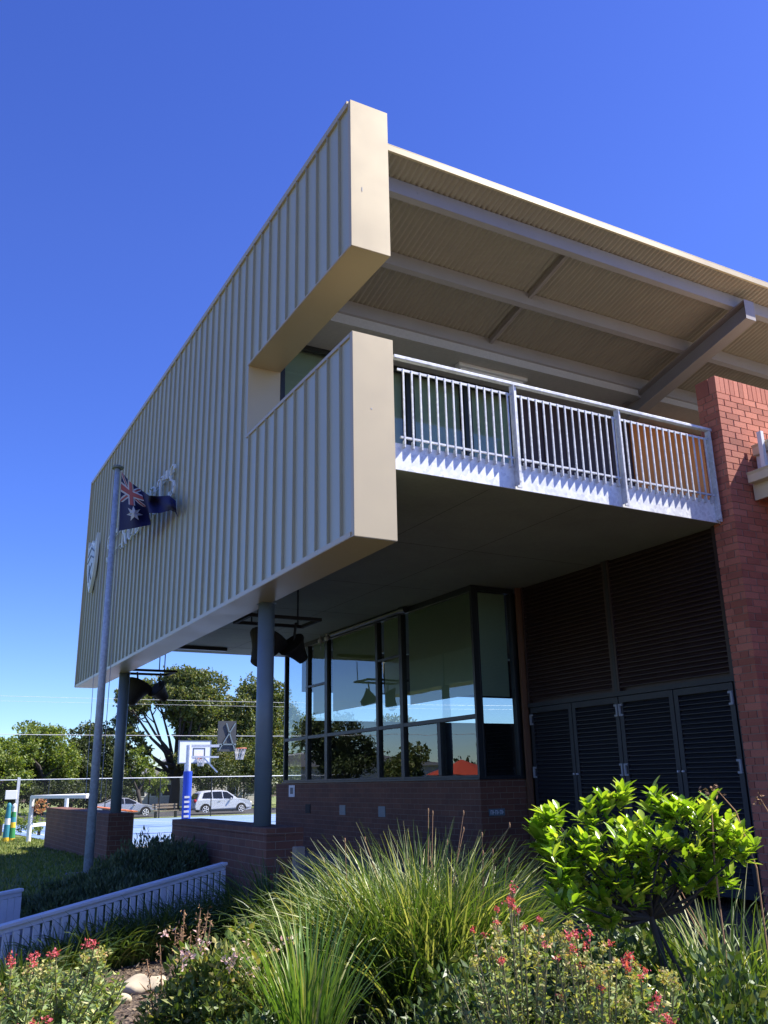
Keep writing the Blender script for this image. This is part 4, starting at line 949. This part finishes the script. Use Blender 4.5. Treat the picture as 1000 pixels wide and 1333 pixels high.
# trees outside the left edge (they are what the windows reflect) and a few to the right
extra=[(-6,66,5.5,0),(-14,62,6.6,2),(-22,66,4.6,0),(-30,60,5,2),(-3,78,7,2),(-40,66,6,0),(34,84,7,2),(44,80,7.5,0),(56,84,7,2),(70,86,8,0),(86,90,8,2)]
words=['small','tall','squat','slim','broad','wide','dark','full','round','big','lone']
for i,(x,y,h,mi) in enumerate(extra):
    cl=[]
    for k in range(9):
        a=random.uniform(0,2*PI); rr=random.uniform(.1,.55)*h*.6; zz=random.uniform(.45,.95)*h
        cl.append(((x+rr*math.cos(a),y+rr*math.sin(a),-2+zz),(h*.24,h*.24,h*.19)))
    tree('street_tree','leafy street tree outside the view, one of those the dark windows mirror',(x,y,-2.04),h*.45,.3,cl,TL[mi],520,.28,group='street trees mirrored in the windows')
# far tree line
m=MB(); 
for k in range(70):
    x=-260+9*k+random.uniform(-3,3); h=random.uniform(5,9); y=random.uniform(170,200)
    n=500; P=np.array([x,y,-2+h*.5])+rng.normal(size=(n,3))*np.array([3.2,2,h*.25]); P[:,2]=np.maximum(P[:,2],-2); m.leaves(P,1.3,.9)
o=m.build('distant_woodland',TL[2]); tag(o,'dark line of distant woodland along the horizon','woodland',kind='stuff')

# ------------------------------------------------------------------ garden
G=lambda x,y: ground_z(x,y)
def at(px_,dist,py_=1200):
    r=ray((px_,py_)); r=r/np.hypot(r[0],r[1]); x,y=r[0]*dist,r[1]*dist; return x,y,G(x,y)
def grass_clump(name,label,c,rad,H,n,w,mat,droop=(0.9,1.9),group=None,spread=34,spikes=0,jit=.5):
    x,y,z=c; t=thing(name,label,'grass clump',(x,y,z),group); m=MB()
    for k in range(n):
        a=random.uniform(0,2*PI); rr=rad*.55*math.sqrt(random.random()); px_,py_=x+rr*math.cos(a),y+rr*math.sin(a)
        az=a+random.gauss(0,jit); out=rr/(rad*.55)
        el=R_(89)-out*R_(spread)*random.uniform(.5,1.15); L=H*random.uniform(.55,1.22)
        if jit>.7 and random.random()<.22: el=R_(random.uniform(12,60)); L*=.75; px_+=.35*rad*math.cos(a); py_+=.35*rad*math.sin(a)
        m.blade((px_,py_,z-.02),az,el,L,w*random.uniform(.7,1.3),random.uniform(*droop)*(.5+.7*out),6,random.uniform(-1.4,1.4))
    m.build('leaves',mat,t)
    for k in range(spikes):
        a=random.uniform(0,2*PI); m=MB(); L=H*random.uniform(.95,1.2); lean=random.uniform(0,.45)
        p0=Vector((x+.3*rad*math.cos(a),y+.3*rad*math.sin(a),z)); p1=p0+Vector((lean*.4*math.cos(a),lean*.4*math.sin(a),L*.6)); p2=p0+Vector((lean*math.cos(a),lean*math.sin(a),L))
        m.tube([p0,p1,p2],[.0035,.003,.002],5); 
        m.sphere(p2,(.007,.007,.022),6,4); m.build('flower_spike',M_dry,t)
    return t
LG='strappy grass clumps in the garden bed'
for (pxx,dd,rad,H,n,lab,sp) in ((482,7.2,.66,.93,2200,'big arching strappy grass clump, left part below the low brick wall',3),
     (552,7.0,.78,1.09,3000,'tallest arching strappy grass clump in the middle of the bed',7),(622,7.2,.54,.96,1400,'strappy grass clump leaning right toward the citrus tree',5),(428,7.4,.45,.72,900,'smaller strappy grass clump at the timber post',1)):
    grass_clump('strappy_grass_clump',lab,at(pxx,dd),rad,H,int(n*.62),.0155,M_blade,(.4,1.5),group=LG,spikes=sp,spread=32,jit=.95)
grass_clump('strap_leaf_plant','upright broad leaved strap plant in the centre foreground, left of the big grass',at(402,5.7),.26,.82,260,.014,M_bladeb,(.2,1.1),spread=24,group=LG)
grass_clump('flax_clump','dark flax clump with long pale edged leaves at the right edge',at(985,5.7),.6,.88,300,.014,M_blade,(.7,1.7),group=LG,spikes=3)
grass_clump('flax_clump','dense flax clump filling the space right of the citrus trunk',at(925,6.0),.62,.92,420,.015,M_blade,(.7,1.7),group=LG)
grass_clump('flax_clump','green strappy leaves directly left of the citrus trunk',at(800,5.9),.5,.62,360,.013,M_shade,(.7,1.8),group=LG)
grass_clump('flax_clump','flax clump low behind the citrus tree trunk',at(895,6.4),.5,.6,260,.014,M_shade,(.7,1.7),group=LG)
grass_clump('flax_clump','sprawling leaves at the bottom right corner below the flax',at(985,4.2),.5,.55,220,.012,M_shade,(.9,2.2),group=LG)
grass_clump('fine_grass_tuft','fine green grass tuft at the bottom edge below the strap plant',at(375,4.9,1320),.30,.22,420,.005,M_bladeb,(.6,2.0),group=LG)
grass_clump('fine_grass_tuft','fine green grass tuft spilling along the bottom edge beside the mulch',at(120,5.6,1330),.30,.30,320,.010,M_bladeb,(.6,2.0),group=LG)
grass_clump('fine_grass_tuft','fine grass tuft in deep shade under the big strappy clump',at(530,5.2,1330),.42,.34,350,.006,M_shade,(.6,2.0),group=LG)
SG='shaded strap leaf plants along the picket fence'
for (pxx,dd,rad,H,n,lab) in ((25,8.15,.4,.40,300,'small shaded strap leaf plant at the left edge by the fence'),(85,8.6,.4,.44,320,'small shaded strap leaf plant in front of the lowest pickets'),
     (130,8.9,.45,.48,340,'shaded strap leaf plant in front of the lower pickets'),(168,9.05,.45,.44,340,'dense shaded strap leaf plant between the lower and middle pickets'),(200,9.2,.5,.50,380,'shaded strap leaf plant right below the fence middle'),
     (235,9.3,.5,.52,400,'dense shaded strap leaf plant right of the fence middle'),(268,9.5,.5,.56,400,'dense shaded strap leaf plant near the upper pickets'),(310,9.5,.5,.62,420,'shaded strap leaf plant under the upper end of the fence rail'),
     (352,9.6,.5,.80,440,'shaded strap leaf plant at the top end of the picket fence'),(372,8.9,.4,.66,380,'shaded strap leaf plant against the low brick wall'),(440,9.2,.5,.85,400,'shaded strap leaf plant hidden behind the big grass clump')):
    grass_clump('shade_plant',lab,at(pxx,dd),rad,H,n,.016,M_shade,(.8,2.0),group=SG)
# round leafy hedge bushes in shade (between fence and plinths)
def bush(name,label,c,rx,ry,h,n,mat,leaf=.05,group=None,upright=.6,cat='bush',stems=10):
    x,y,z=c; t=thing(name,label,cat,(x,y,z),group); 
    d=rng.normal(size=(n,3)); d/=np.linalg.norm(d,axis=1)[:,None]; d[:,2]=np.abs(d[:,2]); rad=(0.5+.55*rng.random((n,1))**.6)
    lump=1+.22*np.sin(d[:,:1]*7+x*3)*np.cos(d[:,1:2]*6+y)
    P=np.array([x,y,z])+d*rad*lump*np.array([rx,ry,h]); dirs=d*.5+rng.normal(size=(n,3))*.5+np.array([0,0,upright])
    m=MB(); m.leaves(P,leaf,leaf*.32 if upright>.8 else leaf*.55,dirs); m.build('foliage',mat,t)
    m=MB()
    for k in range(stems):
        a=random.uniform(0,2*PI); q=random.uniform(.3,.8); m.tube([(x,y,z),(x+rx*q*.5*math.cos(a),y+ry*q*.5*math.sin(a),z+h*.5),(x+rx*q*math.cos(a),y+ry*q*math.sin(a),z+h*.8)],[.012,.008,.004],5)
    m.build('stem',M_twig,t); return t
HG='rosemary bushes behind the picket fence'
for (pxx,dd,rx,h,lab) in ((205,12.8,.60,.68,'dark rosemary bush below the gap between the brick plinths'),(170,12.5,.55,.58,'dark rosemary bush just right of the flagpole foot'),(122,12.0,.55,.36,'dark rosemary bush just left of the flagpole foot'),(66,11.6,.42,.20,'low dark rosemary bush at the corner of the short fence'),(236,12.4,.45,.60,'dark rosemary bush touching the nearer brick plinth'),(155,11.5,.60,.40,'rosemary bush in front of the others, right behind the pickets'),(98,11.3,.5,.27,'low rosemary bush behind the lower half of the picket fence'),(262,11.6,.4,.34,'small rosemary bush squeezed between picket fence and nearer plinth')):
    bush('rosemary_bush',lab,at(pxx,dd,1130),rx,rx*.8,h,6500,M_rosem,.07,HG,1.2)
# shrub with pink flowers
def flowers(t,pts,r,mat,n=26,name='flower_head'):
    for p in pts:
        m=MB(); P=np.array(p)+rng.normal(size=(n,3))*r*.45; m.leaves(P,r*.6,r*.5); m.build(name,mat,t)
c=at(296,6.1,1260); t=bush('flowering_shrub','leafy shrub with pale pink blooms beside the dry brown stalks',c,.40,.4,.56,4200,M_shrub,.06,None,.3)
flowers(t,[ (c[0]+random.uniform(-.4,.45),c[1]+random.uniform(-.45,.2),c[2]+random.uniform(.45,.66)) for _ in range(12)],.045,M_flp,16)
c=at(240,6.1,1270); t=bush('flowering_shrub','darker low shrub at the foot of the dry brown stalks',c,.30,.3,.32,1800,M_shrub,.05,None,.3)
c=at(325,5.3,1300); t=bush('flowering_shrub','shaded green shrub at the bottom edge left of the strap plant',c,.36,.35,.30,2200,M_shade,.05,None,.3)
# dry stalks
c=at(222,6.2,1270); t=thing('dry_flower_stalks','cluster of dry brown flower stalks standing beside the mulch','plant',tuple(map(float,c)))
for k in range(15):
    a=random.gauss(0,.13); b=random.gauss(0,.12); h=random.uniform(.35,.72)
    if k<6: a+= .12; h=random.uniform(.6,.80)
    m=MB(); p0=Vector((c[0]+a*.5,c[1]+b*.5,c[2])); p1=Vector((c[0]+a,c[1]+b,c[2]+h)); m.tube([p0,p0.lerp(p1,.5)+Vector((.01,0,0)),p1],[.006,.005,.003],5)
    q=np.linspace(.35,1,int(44*h)); PT=np.array([tuple(p0.lerp(p1,float(s))) for s in q]); PT=np.repeat(PT,2,0)+rng.normal(size=(len(PT)*2,3))*.010; m.leaves(PT,.026,.009); m.build('stalk',M_dry,t)
# valerian
def valerian(label,c,rx,h,n_st,nf,leaf=.05,dense=1.0,seed=0):
    x,y,z=c; t=thing('valerian_plant',label,'flowering plant',(x,y,z),'red valerian plants')
    m=MB(); st=MB(); tips=[]
    for k in range(n_st):
        a=random.uniform(0,2*PI); q=math.sqrt(random.random()); p0=Vector((x+rx*.35*q*math.cos(a),y+rx*.35*q*math.sin(a),z)); hh=h*random.uniform(.6,1.05)*(1-.25*q)
        p2=Vector((x+rx*q*math.cos(a),y+rx*q*math.sin(a),z+hh)); p1=p0.lerp(p2,.5)+Vector((0,0,.06))
        st.tube([p0,p1,p2],[.006,.0045,.003],5); tips.append((hh,p2))
        nl=int(46*dense); P=[]; D=[]
        for i in range(nl):
            s=random.uniform(.05,.96); p=p0.lerp(p1,s*2) if s<.5 else p1.lerp(p2,s*2-1); aa=random.uniform(0,2*PI)
            P.append(tuple(p)); D.append((math.cos(aa),math.sin(aa),random.uniform(.1,1.0)))
        m.leaves(np.array(P),leaf*1.25,leaf*.55,D)
    m.build('leaves',M_val,t); st.build('stem',M_twig,t)
    tips.sort(key=lambda q:-q[0]); 
    for i,(hh,p) in enumerate(tips[:nf*3]):
        if i%3==0 or i<nf*.6: flowers(t,[(p.x,p.y,p.z+.01)],.017 if i>2 else .024,M_fl,30)
        else: flowers(t,[(p.x,p.y,p.z-.01)],.032,M_bud,36,'seed_head')
    return t
valerian('sprawling grey green valerian filling the bottom left corner',at(15,5.2,1310),.55,.70,210,2,.034,1.6)
valerian('valerian with red heads just left of the mulch path',at(85,5.35,1300),.32,.80,100,4,.032,1.5)
valerian('low valerian at the extreme bottom left edge',at(60,4.8,1330),.4,.50,120,2,.032,1.5)
valerian('tall crimson headed valerian in front of the citrus tree',at(775,4.4,1290),.17,.96,34,8,.03)
valerian('loose valerian with scattered red heads between big grass and citrus tree',at(680,4.6,1290),.36,1.0,60,9,.028,1.2)
valerian('short valerian with red tips at the bottom centre edge',at(540,4.2,1330),.32,.46,26,6,.028,.8)
valerian('small valerian at the bottom edge under the strap plant',at(460,4.4,1330),.24,.46,32,5,.03,1.1)
valerian('thin valerian sprawling at the lower right beneath the flax',at(880,4.3,1310),.3,.42,28,3,.035,.8)
valerian('low valerian foliage filling the bottom edge right of centre',at(640,3.9,1330),.3,.30,24,3,.03,.8)
valerian('upright valerian with few red heads in front of the citrus trunk',at(850,4.3,1300),.22,.62,34,4,.03,1.1)
valerian('bushy green valerian hiding the lower citrus trunk',at(838,4.7,1300),.26,.80,60,5,.034,1.4)
grass_clump('flax_clump','loose arching strappy leaves crossing in front of the citrus trunk',at(905,4.9),.45,.70,200,.011,M_blade,(.7,1.8),group=LG)
valerian('leafy valerian at the bottom edge directly below the citrus trunk',at(800,3.9,1330),.3,.32,40,2,.035,1.0)
# shade ground cover under citrus
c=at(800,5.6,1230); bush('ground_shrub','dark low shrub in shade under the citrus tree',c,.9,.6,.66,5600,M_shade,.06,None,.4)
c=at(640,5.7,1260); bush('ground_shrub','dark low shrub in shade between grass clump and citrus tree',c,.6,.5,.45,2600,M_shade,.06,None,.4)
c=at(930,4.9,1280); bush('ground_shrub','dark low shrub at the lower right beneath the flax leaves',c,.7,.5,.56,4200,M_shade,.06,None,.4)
# citrus tree
tb=at(868,5.35,1290); X_,Y_,Z_=tb
ct=thing('citrus_tree','young citrus tree with glossy bright lime green leaves in front of the louvred doors','tree',(X_,Y_,Z_))
def tp(px_,py_,dd=0): r=ray((px_,py_)); r=r/np.hypot(r[0],r[1]); k=5.35+dd; return Vector((r[0]*k,r[1]*k,r[2]*k))
tr=MB(); tr.smooth=True; fork=tp(848,1195)
tr.tube([Vector((X_,Y_,Z_-.05)),tp(868,1270),tp(860,1235),fork,tp(845,1170)],[.024,.021,.019,.018,.015],9)
tr.tube([tp(905,1345),tp(893,1280),tp(872,1240),tp(855,1205)],[.012,.012,.011,.009],7)
cl=[(735,1090,34,30,-.1),(775,1060,26,26,0),(808,1040,16,22,.1),(815,1098,30,26,0),(866,1052,24,26,.15),(895,1048,28,20,.1),(925,1075,22,18,.1),(905,1080,38,34,0),(860,1105,46,36,-.1),(800,1120,40,34,-.1),(940,1100,40,24,.1),(730,1130,26,30,-.2),(915,1122,34,20,.1),(770,1150,34,26,0),(845,1150,34,26,.1),(735,1172,18,13,-.3),(965,1108,18,12,.0),(800,1165,36,22,-.15),(880,1150,34,16,0),(700,1085,14,16,.1),(715,1060,12,16,0),(770,1185,22,14,.05),(745,1150,22,18,-.2),(790,1195,22,12,-.1),(930,1140,30,20,.1),(915,1155,26,16,.1),(720,1115,20,20,0),(765,1110,30,26,-.15)]
s_=6.1/F
m=MB()
def oval_leaf(mb,p,d,nrm,L,w):
    d=d.normalized(); sd=d.cross(nrm)
    if sd.length<1e-3: return
    sd.normalize(); n2=sd.cross(d); P=[];ts=[0,.25,.55,.82,1]; ws=[.06,.75,1,.6,.02]
    for t_,w_ in zip(ts,ws):
        c_=p+d*L*t_-n2*(.12*L*t_*t_)
        P+= [c_-sd*w*.5*w_+n2*w*.16*w_,c_,c_+sd*w*.5*w_+n2*w*.16*w_]
    mb.add(P,[q for i in range(4) for q in ((3*i,3*i+1,3*i+4,3*i+3),(3*i+1,3*i+2,3*i+5,3*i+4))])
for (cx,cy,rx,ry,dd) in cl:
    C=tp(cx,cy,dd); tr.tube([fork.lerp(C,.0),fork.lerp(C,.45)+Vector((random.uniform(-.05,.05),0,-.04)),C],[.012,.008,.004],6)
    ns=int(9*rx*ry/900)+5
    for k in range(ns):
        d=Vector((random.gauss(0,1),random.gauss(0,1),random.gauss(0.25,.9))).normalized(); rr=random.uniform(.45,1.0)
        e=C+Vector((d.x*rx*s_*rr,d.y*rx*s_*rr,d.z*ry*s_*rr)); tr.tube([C.lerp(e,.1),C.lerp(e,.6)+Vector((0,0,-.01)),e],[.004,.003,.002],5)
        up=(d+Vector((0,0,.9))).normalized()
        for j in range(random.randint(7,10)):
            a=random.uniform(0,2*PI); o_=Vector((math.cos(a),math.sin(a),random.uniform(-.2,1.0))); dr=(o_+up*.8).normalized()
            oval_leaf(m,e-up*random.uniform(0,.09),dr,Vector((0,0,1)) if abs(dr.z)<.95 else Vector((1,0,0)),random.uniform(.055,.115),random.uniform(.026,.046))
tr.build('trunk',M_bark,ct); m.smooth=True; m.build('crown',M_citrus,ct)
# dry tall stems right
for i,(pa,pb,lab) in enumerate((((985,1130),(935,1030),'tall bent dry weed stem in front of the right brick wall'),((930,1120),(918,1030),'thin upright dry weed stem beside the louvred door'),((1010,1120),(990,1040),'thin dry weed stem at the right edge of the brick wall'))):
    m=MB(); a=tp(*pa); b=tp(*pb); g_=Vector((a.x,a.y,Z_)); m.tube([g_,a,a.lerp(b,.6)+Vector((.03,0,.05)),b],[.006,.005,.004,.002],5); m.leaves(np.array([tuple(b)]*14)+rng.normal(size=(14,3))*.015,.03,.012); o=m.build('dry_weed_stem',M_dry); tag(o,lab,'weed',group='dry weed stems')
# rocks
def rock(label,c,r,mat,name='garden_rock'):
    m=MB(); m.sphere((c[0],c[1],c[2]+r[2]*.3),r,18,12); m.v=[(x+.12*r[0]*math.sin(31*y+17*z),y+.12*r[1]*math.sin(27*x+9*z),z+.18*r[2]*math.sin(23*x+19*y)) for x,y,z in m.v]; m.smooth=True
    o=m.build(name,mat); tag(o,label,'rock')
M_rock=concrete('sandstone',(0.50,0.42,0.30),.3)
c=onz((187,1285),-1.5); rock('flat pale sandstone rock half in sun on the mulch',(c[0],c[1],-1.51),(.21,.16,.07),M_rock)
c=onz((160,1302),-1.5); rock('small brown stone on the mulch beside the pale rock',(c[0],c[1],-1.51),(.07,.05,.04),M_rock)
# mulch chips
m=MB(); n=9000; P=np.stack([rng.uniform(.3,6,n),rng.uniform(3.5,9.6,n),np.zeros(n)],1); P[:,2]=[G(0,y)+.005 for y in P[:,1]]; D=rng.normal(size=(n,3))*[1,1,.35]; m.leaves(P,.05,.022,D)
o=m.build('mulch_chips',leafmat('mulch_chip',(0.05,0.035,0.025),(0.14,0.10,0.07),(0.34,0.27,0.19),.9,0.0)); tag(o,'loose bark mulch chips scattered over the garden bed','mulch',kind='stuff')
m=MB(); n=700; P=np.stack([rng.uniform(1,6,n),rng.uniform(3.8,9.2,n),np.zeros(n)],1); P[:,2]=[G(0,y)+.012 for y in P[:,1]]; D=rng.normal(size=(n,3))*[1,1,.15]; m.leaves(P,.13,.010,D)
o=m.build('dead_leaf_litter',M_dry); tag(o,'dead straw coloured leaves littering the mulch','leaf litter',kind='stuff')
# lawn blades
m=MB(); n=26000; P=np.stack([rng.uniform(-1.0,4.5,n),13+21*rng.random(n)**1.3,np.zeros(n)],1); P[:,2]=[G(0,y)+.004 for y in P[:,1]]; D=rng.normal(size=(n,3))*[.5,.5,.3]+[0,0,1]; m.leaves(P,.07,.02,D)
o=m.build('lawn_grass',leafmat('lawn_blade',(0.10,0.15,0.03),(0.20,0.25,0.06),(0.33,0.31,0.12),.6,.3)); tag(o,'short mown grass blades on the sunny and shaded lawn','grass',kind='stuff')

# ------------------------------------------------------------------ world, sun, camera
SUN=Vector((1,-.40,1.3)).normalized(); el=math.asin(SUN.z); az=math.atan2(SUN.x,SUN.y)
w=bpy.data.worlds.new('World'); scene.world=w; w.use_nodes=True; nt=w.node_tree; nt.nodes.clear()
sk=nt.nodes.new('ShaderNodeTexSky'); sk.sky_type='NISHITA'; sk.sun_disc=False; sk.sun_elevation=el; sk.sun_rotation=az; sk.altitude=50; sk.air_density=1.0; sk.dust_density=0.15; sk.ozone_density=3.0
hs=nt.nodes.new('ShaderNodeHueSaturation'); hs.inputs['Hue'].default_value=0.524; hs.inputs['Saturation'].default_value=1.25; hs.inputs['Value'].default_value=1.0
bg=nt.nodes.new('ShaderNodeBackground'); bg.inputs[1].default_value=0.098; wo=nt.nodes.new('ShaderNodeOutputWorld')
nt.links.new(sk.outputs[0],hs.inputs['Color']); tm=nt.nodes.new('ShaderNodeMix'); tm.data_type='RGBA'; tm.blend_type='MULTIPLY'; tm.inputs[0].default_value=1.0; tm.inputs[7].default_value=(0.93,0.93,1.08,1); tc=nt.nodes.new('ShaderNodeTexCoord'); sp=nt.nodes.new('ShaderNodeSeparateXYZ'); nt.links.new(tc.outputs['Generated'],sp.inputs[0]); rp=nt.nodes.new('ShaderNodeValToRGB'); ce=rp.color_ramp.elements; ce[0].position=0.0; ce[0].color=(.86,.93,1,1); ce[1].position=0.55; ce[1].color=(1,1,1,1); e=ce.new(0.06); e.color=(.66,.84,1,1); e=ce.new(0.25); e.color=(.72,.86,1,1); nt.links.new(sp.outputs[2],rp.inputs[0]); t2=nt.nodes.new('ShaderNodeMix'); t2.data_type='RGBA'; t2.blend_type='MULTIPLY'; t2.inputs[0].default_value=1.0; nt.links.new(hs.outputs[0],t2.inputs[6]); nt.links.new(rp.outputs[0],t2.inputs[7]); nt.links.new(t2.outputs[2],tm.inputs[6]); nt.links.new(tm.outputs[2],bg.inputs[0]); nt.links.new(bg.outputs[0],wo.inputs[0])
sl=bpy.data.lights.new('sun','SUN'); sl.energy=5.0; sl.angle=R_(.53); sl.color=(1,.95,.87); so=bpy.data.objects.new('sun',sl); col.objects.link(so)
so.rotation_euler=(-SUN).to_track_quat('-Z','Y').to_euler(); so.location=(20,-10,30)
cd=bpy.data.cameras.new('camera'); cam=bpy.data.objects.new('camera',cd); col.objects.link(cam); scene.camera=cam
cd.sensor_fit='VERTICAL'; cd.sensor_height=24; cd.lens=F*24/1333; cd.clip_start=.05; cd.clip_end=3000
M=Matrix.Identity(4)
for i in range(3):
    for j in range(3): M[i][j]=CR[i][j]
cam.matrix_world=M
scene.render.resolution_x=768; scene.render.resolution_y=1024
vs=scene.view_settings; vs.view_transform='Standard'; vs.look='None'; vs.exposure=1.12; vs.gamma=1; vs.use_curve_mapping=False
scene.cycles.use_denoising=True; scene.cycles.max_bounces=8; scene.cycles.transparent_max_bounces=16; scene.cycles.use_adaptive_sampling=True
scene.cycles.caustics_reflective=False; scene.cycles.caustics_refractive=False
